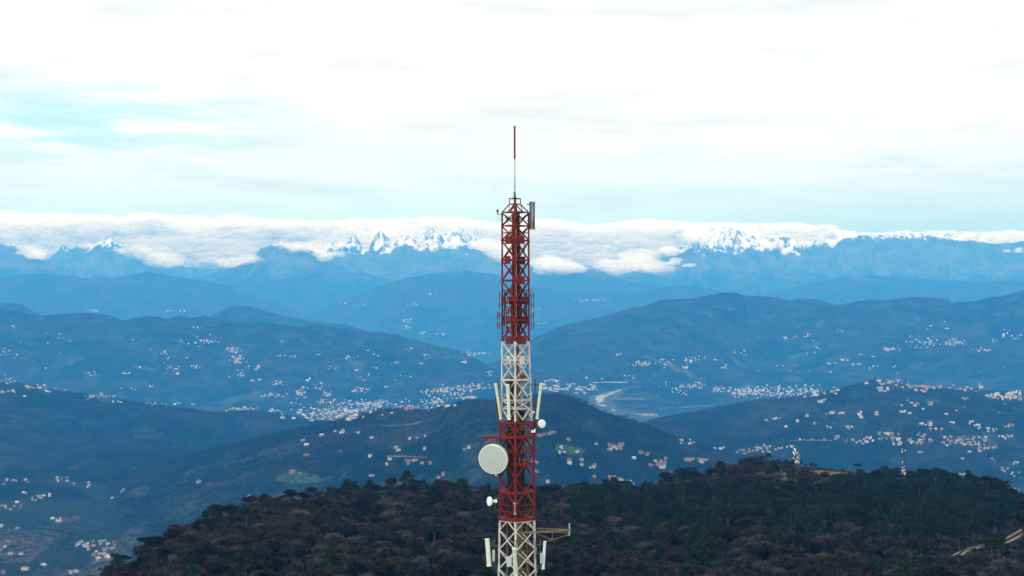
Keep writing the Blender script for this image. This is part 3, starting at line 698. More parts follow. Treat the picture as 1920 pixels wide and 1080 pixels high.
# red beam carrying it
bm_ = empty('dish_beam', (0, 0, 0), 0, tower); b = TB()
b.box((W(905.5, 820.5, -.15) + W(941, 818.8, -.15)) / 2, (36 * PX, .16, .17), Matrix.Rotation(math.radians(-2.7), 3, 'Y')); b.box(W(906, 820.5, -.15), (.06, .2, .24)); b.build('beam', M['red'], bm_)
b = TB()
for x0, x1 in ((913, 917), (922.5, 924.5), (933, 929)): b.bar(W(x0, 822, -.15), W(x1, 834, -.5), .07)
b.build('strut', M['darkred'], bm_)
# small dishes
def m1(b, o, n_):
    b.tube(o - n_ * .1, W(1004, 796, .05), .05, n=8); b.box(W(1007, 796, 0), (.16, .2, .3)); b.tube(W(1004.5, 776, .1), W(1004.5, 815, .1), .045, n=8)
dish('small_dish_antenna', (1016.5, 794.3), -.25, .285, (.42, -.86, .02), .17, 'dishwhite', 'greybox', 'small round white dish on the right of the red section', m1, 'bowl')
def m2(b, o, n_): b.tube(o - n_ * .1, W(1001, 786, .1), .05, n=8); b.box(W(1001, 779, .1), (.12, .12, .3))
dish('small_dish_antenna', (998, 777.5), .35, .25, (-.3, -.7, .35), .16, 'dishwhite', 'greybox', 'small white dish half hidden behind the right panel antenna', m2, 'bowl')
def m3(b, o, n_):
    b.bar(W(928, 934.5, .1), W(937, 934, 0), .05); b.bar(W(926, 957, .1), W(937, 957, 0), .05); b.tube(W(929, 932, .1), W(929, 959, .1), .03, n=6); b.tube(W(926, 945, .1), W(926, 957, .1), .025, n=6)
    b.path([W(930, 944, 0), W(928, 949, 0), W(929, 955, 0), W(935, 958, 0)], .02, 5)
dish('small_dish_antenna', (916.5, 940), -.05, .315, (-.86, -.52, .02), .2, 'dishwhite', 'greybox', 'white bowl dish facing left below the large dish', m3, 'bowl')
b = TB(); b.box(W(929, 939.5, 0), (.22, .2, .2)); b.box(W(925.5, 940, 0), (.1, .12, .1)); b.build('feed_unit', M['dishwhite'], tower)
# short white pipe on the near leg
b = TB(); b.tube(W(965.3, 942, -1.28), W(965.3, 960, -1.28), .035, n=8); b.box(W(965.3, 940.5, -1.25), (.19, .1, .09)); b.box(W(965.3, 960, -1.25), (.19, .1, .09)); b.build('stub_pipe', M['galv'], tower)
# empty outrigger boom on the right
om = empty('outrigger_boom', (0, 0, 0), 0, tower); b = TB()
b.bar(W(969, 995.5, -1.0), W(1067, 993, -.35), .07); b.bar(W(1003, 991, .1), W(1067, 992, -.3), .06); b.bar(W(1003, 998.5, .1), W(1067, 997.2, -.3), .06); b.bar(W(969, 997, -1.0), W(1003, 999, .1), .05)
b.bar(W(1004, 999.5, .1), W(1035.5, 1012, -.1), .045); b.bar(W(1035.5, 1012, -.1), W(1066, 1001.5, -.3), .045); b.bar(W(1035.5, 998, -.1), W(1035.5, 1012, -.1), .04)
b.bar(W(1003, 1022, .1), W(1035.5, 1012.5, -.1), .025)
for x in (1012, 1026, 1042, 1056): b.bar(W(x, 991.5, -.1), W(x + 8, 997.5, -.15), .02)
b.build('arm', M['rust'], om); b = TB(); b.tube(W(1067.3, 980.5, -.33), W(1067.3, 1003, -.33), .055, n=8); b.box(W(1066, 1001.5, -.33), (.14, .12, .12)); b.build('end_post', M['galv'], om)
# panel antennas, lower ring
panel((913.5, 1010.5), (917, 1059.5), .30, -.2, -.25, 'cream', math.radians(-28), (927, 1008, 1068, .15), [(1016, 921, 0), (1023, 937, 0), (1057, 922, 0), (1061, 937, 0)], None, (925.5, 1031, 1052, 4, -.1))
panel((964, 1023), (967, 1073), .27, -1.75, -1.6, 'radome', math.radians(-6), (967, 1018, 1078, -1.42), [(1030, 968, -1.3), (1066, 968, -1.3)], None, (955, 1038, 1057, 9.5, -1.5))
panel((1021.5, 1015), (1018.5, 1065), .16, -.3, -.2, 'dishwhite', math.radians(52), (1013, 1010, 1066, .15), [(1022, 1004, 0), (1036, 1006, 0), (1062, 1005, 0)], None, (1015.8, 1036, 1055, 5.5, -.35))
# lower down, out of sight of the camera, the mast simply carries on to a concrete footing
b = TB(); b.box((T0.x, T0.y, T0.z + .4), (6.2, 6.2, 1.0)); b.build('footing', M['galv'], tower)
# ------------------------------------------------------------------ the roll of cloud over the range
def cloud_mat():
    b = MatB('cloud'); v = b.oc(True); b.nt.nodes.remove(b.p)
    df = b.n("ShaderNodeBsdfDiffuse"); df.inputs[0].default_value = (.97, .96, .94, 1)
    tr = b.n("ShaderNodeBsdfTranslucent"); tr.inputs[0].default_value = (.95, .95, .95, 1)
    m1 = b.n("ShaderNodeMixShader"); m1.inputs[0].default_value = .5; b.k(df.outputs[0], m1.inputs[1]); b.k(tr.outputs[0], m1.inputs[2])
    tp = b.n("ShaderNodeBsdfTransparent")
    lw = b.n("ShaderNodeLayerWeight"); lw.inputs[0].default_value = .5
    fc = b.mth('SUBTRACT', 1., lw.outputs['Facing'])
    n = b.noise(v, .0013, 4, .5, .3)
    a = b.mth('MULTIPLY', b.rg(b.mth('ADD', fc, b.mth('MULTIPLY_ADD', n, .8, -.4)), .05, 1.1), .42)
    m2 = b.n("ShaderNodeMixShader"); b.k(a, m2.inputs[0]); b.k(tp.outputs[0], m2.inputs[1]); b.k(m1.outputs[0], m2.inputs[2])
    b.k(m2.outputs[0], b.out.inputs[0]); return b.m
def ico(sub):
    import bmesh
    bm = bmesh.new(); bmesh.ops.create_icosphere(bm, subdivisions=sub, radius=1); V = np.array([v.co[:] for v in bm.verts]); Fc = np.array([[v.index for v in f.verts] for f in bm.faces]); bm.free(); return V, Fc
IV, IF = ico(4)
puffs = []
CTOP = [(-300, 398), (0, 405), (60, 404), (150, 407), (300, 414), (450, 416), (600, 418), (680, 414), (720, 413), (780, 413), (820, 410), (870, 413), (910, 419), (1000, 423), (1200, 422), (1290, 419), (1370, 419), (1480, 421), (1540, 427), (1600, 433), (1700, 434), (1920, 433), (2300, 430)]
def topy(px): return ip(px, CTOP)
crng = np.random.RandomState(11)
# the long body standing behind the crest
for px in np.arange(-180, 2120, 15):
    thin = ip(px, [(1480, 1.), (1620, .3), (1900, .35)])
    for row in range(6):
        r = (17 + 9 * crng.rand()) * (1 if row else .62) * thin; py = topy(px) + r * .62 + row * 15 * thin + crng.uniform(-1.5, 2.5) + 2.2 * math.sin(px / 61.) * math.sin(px / 23.)
        d = 31400 + crng.uniform(-500, 500) + (2600 if px > 1560 else 0); puffs.append((px + crng.uniform(-6, 6), py, d, r * 2.8, r * .85))
# cloud spilling down the near side: (x0, x1, y0, y1, count, size)
SP = [(-60, 100, 412, 446, 34, 17), (40, 100, 440, 484, 16, 10), (90, 200, 412, 440, 30, 15), (146, 166, 440, 470, 5, 6), (200, 300, 412, 438, 22, 14), (252, 480, 418, 474, 95, 19), (290, 480, 462, 494, 50, 13),
      (470, 560, 418, 446, 26, 14), (556, 600, 420, 452, 18, 12), (560, 598, 450, 470, 9, 9), (592, 640, 468, 484, 8, 6), (628, 642, 455, 470, 3, 6), (600, 700, 414, 428, 14, 7), (682, 696, 428, 456, 6, 6), (740, 752, 425, 450, 6, 6), (725, 800, 412, 420, 8, 6), (870, 930, 418, 432, 10, 9), (900, 960, 428, 462, 16, 12),
      (935, 1240, 428, 486, 130, 18), (1020, 1235, 480, 508, 60, 12), (1230, 1310, 426, 452, 26, 13), (1240, 1262, 455, 480, 6, 7), (1280, 1298, 494, 500, 3, 4), (1240, 1275, 486, 494, 4, 5),
      (1395, 1560, 423, 432, 22, 7), (1430, 1448, 430, 466, 12, 6), (1506, 1524, 430, 462, 12, 6), (1554, 1570, 434, 462, 10, 5), (1450, 1500, 428, 436, 8, 6), (1880, 1960, 466, 474, 6, 5), (1800, 1960, 436, 450, 12, 7)]
for x0, x1, y0, y1, n_, s_ in SP:
    for k in range(int(n_ * .9)):
        px, py = crng.uniform(x0, x1), crng.uniform(y0, y1); r = s_ * crng.uniform(.6, 1.25)
        q = pick(px, py + r * .3, 19000)
        d = (q[1] - 250) if q else 29700
        d = min(max(d, 24500), 30200)
        puffs.append((px, py, d, r * 2.5, r * 1.0))
PV, PF = [], []
for i, (px, py, d, rx, rz) in enumerate(puffs):
    s_ = d / F; c = np.array([(px - 960) * s_, d, CZ + (HZ - py) * s_]); R = np.array([rx * s_, min(rx, 26) * s_ * .9, rz * s_])
    a = crng.uniform(0, 6.28); ca, sa = math.cos(a), math.sin(a); V = IV @ np.array([[ca, -sa, 0], [sa, ca, 0], [0, 0, 1]])
    o = i * 3.7
    nn = 1 + .26 * fbm(V[:, 0] * 1.7 + o, V[:, 2] * 1.7 + V[:, 1] * 1.1 + o, 2, .5) + .12 * fbm(V[:, 1] * 2.2 - o, V[:, 2] * 2.6 + o, 2, .5)
    PV.append(V * nn[:, None] * R + c); PF.append(IF + i * len(IV))
tag(link(bpy.data.objects.new('clouds', npmesh('clouds', np.concatenate(PV), np.concatenate(PF), cloud_mat(), smooth=True))), 'long roll of white cloud spilling over the snowy range', kind='stuff')
print('puffs', len(puffs))
# ------------------------------------------------------------------ buildings
for nme, c in dict(wall_white=(.46, .45, .42), wall_cream=(.31, .27, .20), wall_yellow=(.45, .36, .10), wall_pink=(.26, .13, .10), wall_grey=(.18, .18, .18), wall_ochre=(.25, .175, .11)).items():
    b = MatB(nme); v = b.oc(); st = b.noise(b.mp(v, (1, 1, .3)), 1.2, 4, .6); b.col(b.mix(b.rg(st, .5, .75, 0, .35), c, (.3, .26, .2))).rough(.9, 0, .2); M[nme] = b.m
for nme, c, c2 in (('roof_tile', (.15, .065, .04), (.09, .042, .028)), ('roof_pale', (.17, .105, .075), (.12, .07, .05)), ('roof_grey', (.17, .165, .16), (.11, .11, .105)), ('roof_sheet', (.50, .52, .54), (.36, .37, .38)), ('roof_blue', (.12, .36, .42), (.1, .28, .33))):
    b = MatB(nme); v = b.oc(); wv = b.n("ShaderNodeTexWave"); b.k(b.mp(v, (1, 1, 1)), wv.inputs['Vector']); wv.inputs['Scale'].default_value = 1.4; wv.inputs['Distortion'].default_value = 1.5
    b.col(b.mix(b.rg(b.noise(v, .9, 4), .35, .65), c, c2)).rough(.85, 0, .2).bump(wv.outputs[1], .5, .1); M[nme] = b.m
b = MatB('window_glass'); b.col((.03, .035, .04)).rough(.2, 0, .5); M['window'] = b.m
def house_bits(w_, d_, h_, kind):
    """three builders: walls, roof, windows; the origin sits on the ground at the centre"""
    a, r, g = MB(), MB(), MB(); x, y = w_ / 2, d_ / 2
    if kind == 'gable':
        rh = d_ * .24
        a.add([(-x, -y, -3), (x, -y, -3), (x, y, -3), (-x, y, -3), (-x, -y, h_), (x, -y, h_), (x, y, h_), (-x, y, h_), (-x, 0, h_ + rh), (x, 0, h_ + rh)],
              [(0, 1, 5, 4), (1, 2, 6, 9, 5), (2, 3, 7, 6), (3, 0, 4, 8, 7), (4, 5, 9, 8), (6, 7, 8, 9)])
        o = .5; t = .22
        for s_ in (-1, 1):
            e0 = (s_ * (y + o), h_ - rh * o / y + .05); e1 = (0, h_ + rh + .05)
            r.add([(-x - o, e0[0], e0[1]), (x + o, e0[0], e0[1]), (x + o, e1[0], e1[1]), (-x - o, e1[0], e1[1]), (-x - o, e0[0], e0[1] + t), (x + o, e0[0], e0[1] + t), (x + o, e1[0], e1[1] + t), (-x - o, e1[0], e1[1] + t)],
                  [(3, 2, 1, 0), (4, 5, 6, 7), (0, 1, 5, 4), (1, 2, 6, 5), (2, 3, 7, 6), (3, 0, 4, 7)])
    elif kind == 'hip':
        rh = d_ * .26; o = .6; k = d_ * .42
        a.box((0, 0, (h_ - 3) / 2), (w_, d_, h_ + 3))
        r.add([(-x - o, -y - o, h_), (x + o, -y - o, h_), (x + o, y + o, h_), (-x - o, y + o, h_), (-x + k, 0, h_ + rh), (x - k, 0, h_ + rh)],
              [(3, 2, 1, 0), (0, 1, 5, 4), (1, 2, 5), (2, 3, 4, 5), (3, 0, 4)])
    else:   # flat shed
        a.box((0, 0, (h_ - 3) / 2), (w_, d_, h_ + 3)); r.box((0, 0, h_ + .3), (w_ + .6, d_ + .6, .5)); 
        for k in range(int(w_ / 9)): r.box((-x + 5 + 9 * k, 0, h_ + .8), (1.6, d_ * .7, .5))
    a.box((x * .45, y * .3, h_ + d_ * .2), (.9, .9, d_ * .28)) if kind != 'flat' else None
    fl = max(1, int(h_ // 3)); nx = max(2, int(w_ // 3.2))
    for f_ in range(fl):
        for k in range(nx):
            px = -x + w_ * (k + .5) / nx; pz = 1.7 + f_ * 3
            for s_ in (-1, 1): g.box((px, s_ * (y + .02), pz), (1.1, .12, 1.5))
        for k in (-.25, .25):
            for s_ in (-1, 1): g.box((s_ * (x + .02), d_ * k, 1.7 + f_ * 3), (.12, 1.0, 1.5))
    return a, r, g
HM = {}
hr = random.Random(5)
def hmesh(var, wall, roof, whole):
    key = (var, wall, roof, whole)
    if key in HM: return HM[key]
    w_, d_, h_, kind = [(13, 9.5, 6.6, 'gable'), (16, 10.5, 7.2, 'hip'), (11, 10, 9.2, 'hip'), (19, 10, 6.4, 'gable'), (12, 9, 6.2, 'hip'), (34, 20, 7.5, 'flat'), (24, 13, 10, 'hip'), (14, 12, 16, 'flat'), (10, 8, 6.5, 'gable')][var]
    a, r, g = house_bits(w_, d_, h_, kind)
    if whole:
        m = MB()
        for i, q in enumerate((a, r, g)): m.mi = i; m.add(q.v, q.f)
        me = bpy.data.meshes.new('house'); me.from_pydata(m.v, [], m.f)
        for n_ in (wall, roof, 'window'): me.materials.append(M[n_])
        me.polygons.foreach_set('material_index', m.m); me.update(); HM[key] = me
    else:
        out = []; na_ = len(a.f); a.add(g.v, g.f)
        for n_, q, mm in (('walls', a, wall), ('roof', r, roof)):
            me = bpy.data.meshes.new(n_); me.from_pydata(q.v, [], q.f); me.materials.append(M[mm])
            if n_ == 'walls': me.materials.append(M['window']); me.polygons.foreach_set('material_index', [0] * na_ + [1] * (len(a.f) - na_))
            me.update(); out.append(me)
        HM[key] = out
    return HM[key]
# cluster: x, y, half width, half height, count, palette, where (for the labels)
PAL = {'w': (['wall_white'] * 4 + ['wall_cream', 'wall_grey'], ['roof_tile', 'roof_pale', 'roof_grey', 'roof_sheet']),
       't': (['wall_cream', 'wall_ochre', 'wall_white', 'wall_grey', 'wall_white', 'wall_cream', 'wall_pink', 'wall_ochre'], ['roof_tile', 'roof_pale', 'roof_tile']),
       's': (['wall_white', 'wall_grey'], ['roof_sheet', 'roof_grey', 'roof_sheet'])}
A_ = 'on the wooded slope left of the big dish'
B_ = 'on the slope just right of the mast'
C_ = 'in the left valley beyond the hill'
D_ = 'in the village behind the thin mast'
E_ = 'on the right hand ridge'
G_ = 'on the dark ridge at the far left'
ONE = [  # single houses near enough to see: x, y, variant, wall, roof, label
 (575, 833, 3, 'wall_white', 'roof_sheet', 'long white house highest on the slope left of the dish'), (568, 825, 1, 'wall_cream', 'roof_pale', 'cream house above the long white one on the slope'), (603, 816, 6, 'wall_grey', 'roof_sheet', 'big grey-roofed house near the top of the slope left of the dish'),
 (578, 852, 1, 'wall_pink', 'roof_tile', 'pink house with red roof below the long white house'), (572, 853, 0, 'wall_pink', 'roof_tile', 'small pink barn beside the pink house'), (639, 847, 1, 'wall_ochre', 'roof_pale', 'lone ochre house in the woods mid slope'), (697, 819, 3, 'wall_white', 'roof_pale', 'long pale house high on the slope near a track'),
 (796, 841, 2, 'wall_white', 'roof_grey', 'tall white house with grey roof upslope of the dish'), (725, 870, 2, 'wall_white', 'roof_pale', 'square white house standing alone mid slope'), (697, 891, 3, 'wall_white', 'roof_tile', 'long white house just above the near hill crest'),
 (549, 885, 6, 'wall_pink', 'roof_tile', 'large pink farmhouse in a green meadow'), (563, 887, 3, 'wall_pink', 'roof_pale', 'pink wing building right of the large pink farmhouse'), (831, 890, 7, 'wall_ochre', 'roof_tile', 'tall ochre tower house peeping over the near hill'),
 (822, 895, 0, 'wall_cream', 'roof_pale', 'low cream house left of the ochre tower house'), (879, 838, 2, 'wall_white', 'roof_grey', 'white house close left of the big dish'), (871, 842, 0, 'wall_grey', 'roof_pale', 'grey house beside the white one left of the dish'),
 (229, 921, 1, 'wall_pink', 'roof_tile', 'pink house with red roof on the left valley side'), (232, 917, 0, 'wall_ochre', 'roof_tile', 'ochre house just above the pink one on the valley side'), (211, 932, 4, 'wall_white', 'roof_grey', 'small white house below the pink one on the valley side'),
 (373, 903, 6, 'wall_cream', 'roof_tile', 'cream villa with red roof alone on the long arm of the hill'), (467, 930, 3, 'wall_white', 'roof_sheet', 'white cottage close above the left flank of the near hill'), (166, 1030, 2, 'wall_yellow', 'roof_pale', 'bright yellow house in the hamlet at the foot of the near hill'),
 (196, 1030, 1, 'wall_yellow', 'roof_tile', 'pale yellow house with red roof in the hamlet'), (192, 1014, 5, 'wall_grey', 'roof_blue', 'blue-green roofed shed at the top of the hamlet'), (47, 1067, 6, 'wall_white', 'roof_pale', 'large white house near the lower left corner'),
 (6, 1074, 6, 'wall_pink', 'roof_tile', 'pink house in the lower left corner'), (1052, 838, 2, 'wall_white', 'roof_grey', 'small bright white cube house right of the mast'), (1067, 861, 1, 'wall_pink', 'roof_tile', 'pink house with red roof right of the mast'),
 (1066, 823, 1, 'wall_pink', 'roof_pale', 'pink house below the hill shoulder right of the mast'), (1248, 859, 2, 'wall_pink', 'roof_tile', 'pink tower-like house in the hamlet above the pines'), (1220, 871, 3, 'wall_pink', 'roof_tile', 'long red-roofed house left of the hamlet above the pines'),
 (1027, 902, 0, 'wall_white', 'roof_grey', 'white cottage just above the near hill right of the mast'), (1118, 831, 1, 'wall_cream', 'roof_pale', 'cream house with pale roof by a field edge'), (1114, 892, 3, 'wall_cream', 'roof_tile', 'long cream house low on the slope above the pines'),
 (1785, 791, 5, 'wall_white', 'roof_sheet', 'wide bright white hall above the right hand village'), (1726, 847, 5, 'wall_cream', 'roof_pale', 'large pale block standing below the village'), (1702, 750, 4, 'wall_white', 'roof_sheet', 'bright white house alone below the crest village'),
 (1545, 822, 1, 'wall_cream', 'roof_tile', 'cream house with red roof by the pale road left of the village'), (1522, 823, 1, 'wall_pink', 'roof_pale', 'pinkish house by the pale road left of the village'), (1500, 822, 0, 'wall_white', 'roof_grey', 'white house at the left end of the pale road')]
NEARC = [(785, 866, 26, 4, 6, 't', A_), (650, 809, 25, 3, 4, 'w', A_), (780, 822, 18, 6, 3, 'w', A_), (700, 850, 60, 12, 4, 'w', A_), (30, 903, 26, 5, 7, 't', C_), (116, 897, 10, 4, 6, 't', C_), (46, 924, 3, 1, 2, 'w', C_), (30, 940, 4, 2, 2, 'w', C_), (69, 934, 9, 5, 7, 'w', C_),
 (90, 928, 9, 2, 4, 'w', C_), (20, 951, 20, 4, 7, 't', C_), (5, 987, 5, 2, 2, 'w', C_), (32, 991, 3, 1, 2, 'w', C_), (108, 975, 14, 6, 4, 'w', C_), (160, 1020, 18, 6, 10, 'w', C_), (203, 1022, 14, 6, 7, 't', C_), (190, 1042, 14, 7, 10, 'w', C_), (150, 908, 20, 6, 4, 'w', C_), (83, 1060, 4, 2, 2, 'w', C_), (133, 1073, 10, 2, 3, 'w', C_), (40, 1020, 40, 20, 5, 'w', C_),
 (1016, 814, 5, 2, 3, 't', B_), (1035, 812, 7, 2, 4, 't', B_), (1055, 848, 6, 2, 2, 'w', B_), (1083, 847, 3, 1, 2, 'w', B_), (1146, 835, 4, 1, 2, 't', B_), (1158, 837, 9, 4, 7, 't', B_), (1141, 844, 4, 2, 2, 'w', B_), (1207, 850, 9, 3, 5, 't', B_), (1192, 858, 4, 2, 2, 'w', B_), (1238, 868, 11, 5, 8, 't', B_), (1243, 876, 4, 1, 2, 'w', B_), (1286, 861, 5, 2, 2, 't', B_), (1298, 860, 4, 1, 2, 't', B_), (1317, 864, 9, 4, 6, 'w', B_),
 (1110, 874, 6, 3, 4, 'w', B_), (1148, 895, 6, 2, 3, 'w', B_), (1162, 899, 6, 2, 3, 'w', B_), (1180, 905, 7, 3, 4, 'w', B_), (1005, 865, 4, 3, 2, 't', B_), (1004, 882, 3, 2, 2, 't', B_), (1090, 862, 30, 10, 4, 'w', B_),
 (1288, 828, 14, 4, 6, 'w', D_), (1347, 840, 10, 2, 4, 'w', D_), (1388, 847, 8, 4, 4, 't', D_), (1407, 844, 6, 4, 4, 't', D_), (1430, 840, 14, 7, 16, 't', D_), (1457, 841, 6, 2, 3, 'w', D_), (1475, 838, 10, 3, 4, 'w', D_),
 (1567, 820, 7, 4, 3, 't', D_), (1600, 826, 22, 6, 8, 't', D_), (1630, 822, 8, 9, 5, 'w', D_), (1668, 816, 20, 6, 14, 't', D_), (1680, 830, 12, 3, 7, 'w', D_), (1725, 827, 22, 4, 13, 't', D_), (1725, 814, 10, 4, 5, 't', D_), (1755, 804, 12, 3, 4, 'w', D_), (1808, 826, 40, 9, 46, 't', D_), (1845, 838, 12, 4, 10, 't', D_), (1817, 846, 2, 1, 1, 'w', D_), (1838, 845, 3, 1, 2, 'w', D_), (1866, 838, 5, 3, 3, 'w', D_), (1885, 818, 14, 6, 6, 'w', D_),
 (1862, 805, 12, 3, 3, 'w', D_), (1805, 858, 2, 1, 1, 'w', D_), (1863, 861, 4, 2, 2, 'w', D_), (1904, 867, 6, 3, 3, 'w', D_), (1882, 880, 8, 4, 5, 'w', D_), (1903, 888, 8, 4, 4, 'w', D_), (1798, 891, 10, 2, 6, 'w', D_), (1900, 922, 10, 7, 12, 'w', D_),
 (1736, 794, 10, 3, 6, 'w', D_), (1818, 791, 8, 3, 4, 'w', D_), (1832, 799, 8, 3, 4, 'w', D_), (1862, 805, 6, 2, 2, 't', D_), (1893, 799, 9, 3, 4, 'w', D_), (1555, 798, 5, 2, 2, 'w', D_), (1590, 801, 8, 2, 2, 'w', D_), (1800, 765, 110, 15, 8, 'w', E_)]
FARC = [(1540, 752, 8, 3, 5, 'w'), (1555, 776, 8, 1, 4, 'w'), (1576, 776, 4, 1, 2, 'w'), (1614, 778, 7, 5, 5, 'w'), (1645, 776, 6, 2, 3, 'w'), (1692, 773, 5, 2, 3, 'w'), (1714, 760, 8, 4, 5, 't'), (1747, 757, 10, 3, 5, 't'), (1437, 789, 3, 1, 2, 'w'), (1456, 786, 9, 2, 6, 'w'),
 (1668, 716, 28, 7, 36, 't'), (1626, 719, 6, 2, 5, 't'), (1656, 731, 9, 4, 9, 'w'), (1740, 726, 38, 3, 46, 't'), (1726, 733, 14, 3, 10, 't'), (1812, 730, 34, 4, 30, 't'), (1860, 743, 14, 5, 16, 'w'), (1899, 741, 22, 8, 50, 'w'), (1808, 747, 6, 2, 3, 'w'), (1488, 734, 66, 10, 150, 'w'), (1520, 790, 60, 14, 5, 'w'),
 (390, 640, 16, 5, 20, 'w'), (437, 657, 14, 5, 44, 't'), (444, 674, 15, 6, 30, 'w'), (325, 690, 12, 4, 9, 't'), (331, 700, 9, 3, 7, 'w'), (307, 661, 6, 5, 6, 'w'), (474, 690, 14, 4, 10, 'w'), (476, 712, 12, 3, 7, 'w'), (445, 700, 20, 8, 8, 'w'), (169, 700, 9, 4, 5, 'w'), (237, 700, 10, 2, 6, 'w'), (285, 725, 9, 3, 5, 'w'), (235, 730, 20, 2, 3, 'w'), (91, 627, 4, 2, 2, 'w'), (110, 634, 3, 1, 2, 'w'), (38, 641, 3, 1, 1, 'w'), (27, 611, 5, 4, 3, 'w'), (10, 661, 10, 8, 12, 't'), (29, 668, 4, 4, 3, 'w'), (365, 688, 10, 3, 5, 'w'), (370, 640, 60, 30, 14, 'w'), (200, 660, 120, 40, 12, 'w'),
 (15, 712, 17, 9, 20, 't'), (66, 725, 20, 4, 12, 'w'), (10, 735, 10, 3, 6, 't'), (50, 743, 6, 2, 4, 'w'), (29, 735, 5, 1, 3, 'w'), (90, 735, 6, 2, 4, 'w'), (105, 731, 3, 2, 2, 't'), (121, 732, 3, 1, 2, 'w'), (146, 736, 3, 1, 1, 'w'), (186, 743, 29, 5, 36, 't'), (295, 758, 80, 4, 16, 'w'), (451, 767, 26, 4, 24, 'w'),
 (646, 569, 8, 2, 8, 'w'), (680, 572, 14, 2, 5, 'w'), (773, 570, 10, 2, 6, 'w'), (812, 550, 8, 2, 6, 'w'), (763, 602, 10, 3, 10, 'w'), (765, 614, 5, 3, 6, 'w'), (794, 624, 9, 3, 8, 'w'), (825, 628, 10, 2, 5, 'w'), (888, 664, 25, 5, 30, 'w'), (174, 583, 14, 2, 7, 'w'), (329, 583, 18, 2, 8, 'w'),
 (690, 657, 3, 1, 2, 'w'), (706, 666, 7, 3, 5, 'w'), (739, 681, 7, 3, 6, 't'), (787, 682, 9, 2, 4, 'w'), (768, 655, 9, 2, 5, 'w'), (806, 666, 12, 2, 3, 'w'), (532, 641, 6, 1, 3, 'w'), (538, 668, 18, 2, 8, 'w'), (598, 666, 5, 1, 3, 'w'), (661, 670, 14, 3, 6, 'w'), (485, 689, 6, 4, 5, 'w'), (627, 690, 12, 3, 6, 't'), (669, 694, 2, 1, 2, 'w'), (703, 690, 5, 2, 3, 'w'), (670, 706, 30, 8, 8, 'w'), (726, 727, 4, 2, 2, 'w'), (755, 706, 20, 8, 4, 'w'), (869, 681, 8, 3, 4, 'w'), (918, 700, 6, 5, 6, 'w'),
 (520, 719, 10, 4, 12, 'w'), (578, 713, 4, 4, 5, 'w'), (564, 738, 12, 9, 28, 'w'), (596, 725, 9, 5, 10, 'w'), (612, 740, 9, 7, 16, 'w'), (680, 732, 15, 6, 20, 'w'), (508, 741, 28, 5, 22, 'w'), (550, 756, 6, 3, 3, 'w'), (610, 754, 17, 4, 18, 't'), (700, 759, 60, 9, 130, 'w'), (774, 765, 24, 4, 50, 't'), (830, 735, 42, 7, 80, 'w'), (818, 755, 28, 9, 50, 'w'), (890, 727, 48, 6, 50, 'w'), (876, 745, 20, 3, 24, 'w'), (516, 771, 12, 4, 16, 'w'), (607, 778, 62, 10, 44, 's'), (607, 778, 62, 10, 60, 'w'), (640, 766, 90, 14, 60, 'w'),
 (1066, 726, 50, 6, 44, 's'), (1034, 714, 16, 2, 16, 'w'), (1097, 709, 5, 2, 4, 't'), (1128, 711, 4, 1, 2, 'w'), (1177, 707, 14, 3, 8, 'w'), (1204, 683, 20, 4, 40, 't'), (1250, 680, 18, 8, 14, 'w'), (1290, 676, 20, 5, 16, 'w'), (1318, 670, 8, 2, 3, 'w'), (1343, 676, 6, 2, 3, 'w'), (1359, 689, 5, 4, 5, 'w'), (1284, 690, 6, 2, 5, 'w'), (1388, 661, 14, 5, 9, 'w'), (1303, 725, 24, 4, 44, 't'), (1307, 719, 5, 3, 10, 't'), (1350, 730, 16, 5, 34, 't'), (1403, 736, 40, 9, 150, 'w'), (1265, 730, 32, 12, 18, 'w'), (1160, 666, 4, 2, 3, 'w'), (1080, 735, 40, 4, 12, 's'),
 (1100, 564, 36, 3, 26, 'w'), (1021, 606, 17, 1, 8, 'w'), (1010, 580, 7, 1, 3, 'w'), (1485, 634, 13, 5, 8, 'w'), (1513, 629, 7, 5, 7, 'w'), (1577, 621, 10, 2, 3, 'w'), (1614, 665, 4, 2, 5, 'w'), (1636, 669, 3, 1, 2, 'w'), (1583, 675, 10, 3, 7, 'w'), (1562, 683, 9, 3, 5, 'w'), (1607, 683, 8, 2, 5, 'w'), (1668, 655, 18, 4, 34, 'w'), (1730, 642, 30, 9, 36, 'w'), (1790, 642, 19, 6, 56, 't'), (1750, 610, 30, 10, 6, 'w'), (1843, 656, 16, 4, 14, 'w'), (1890, 625, 12, 7, 8, 'w'), (1907, 633, 10, 4, 7, 'w'), (1865, 639, 6, 3, 6, 'w'), (1690, 690, 200, 10, 12, 'w'), (1500, 690, 100, 8, 8, 'w'), (1500, 650, 70, 20, 8, 'w')]
HOUSES = []      # x, y, z of every building, so that trees keep clear
def place(px, py, y0=1600.):
    q = pick(px, py, y0)
    return q if q and q[1] > 2000 else None
def rise(q, h=5.): return q
near_list = []
for px, py, var, wl_, rf, lb in ONE:
    q = place(px, py + 2)
    if q: near_list.append((q, var, wl_, rf, lb, None))
for cx, cy_, rx, ry, n_, pal, where in NEARC:
    for k in range(n_):
        for tr_ in range(12):
            px, py = cx + hr.uniform(-rx, rx), cy_ + 1.5 + hr.uniform(-ry, ry); q = place(px, py)
            if q and all((q[0] - o[0]) ** 2 + (q[1] - o[1]) ** 2 > 17 ** 2 for o in HOUSES[-60:]): break
        if not q: continue
        near_list.append((q, hr.choice([0, 1, 2, 3, 4, 8, 0, 1, 4, 6]), hr.choice(PAL[pal][0]), hr.choice(PAL[pal][1]), None, where)); HOUSES.append(q)
HOUSES += [n[0] for n in near_list if n[4]]
near_list.sort(key=lambda t: (t[4] is None, t[0][1]))
indiv, rest = near_list[:290], near_list[290:]
hist = {}
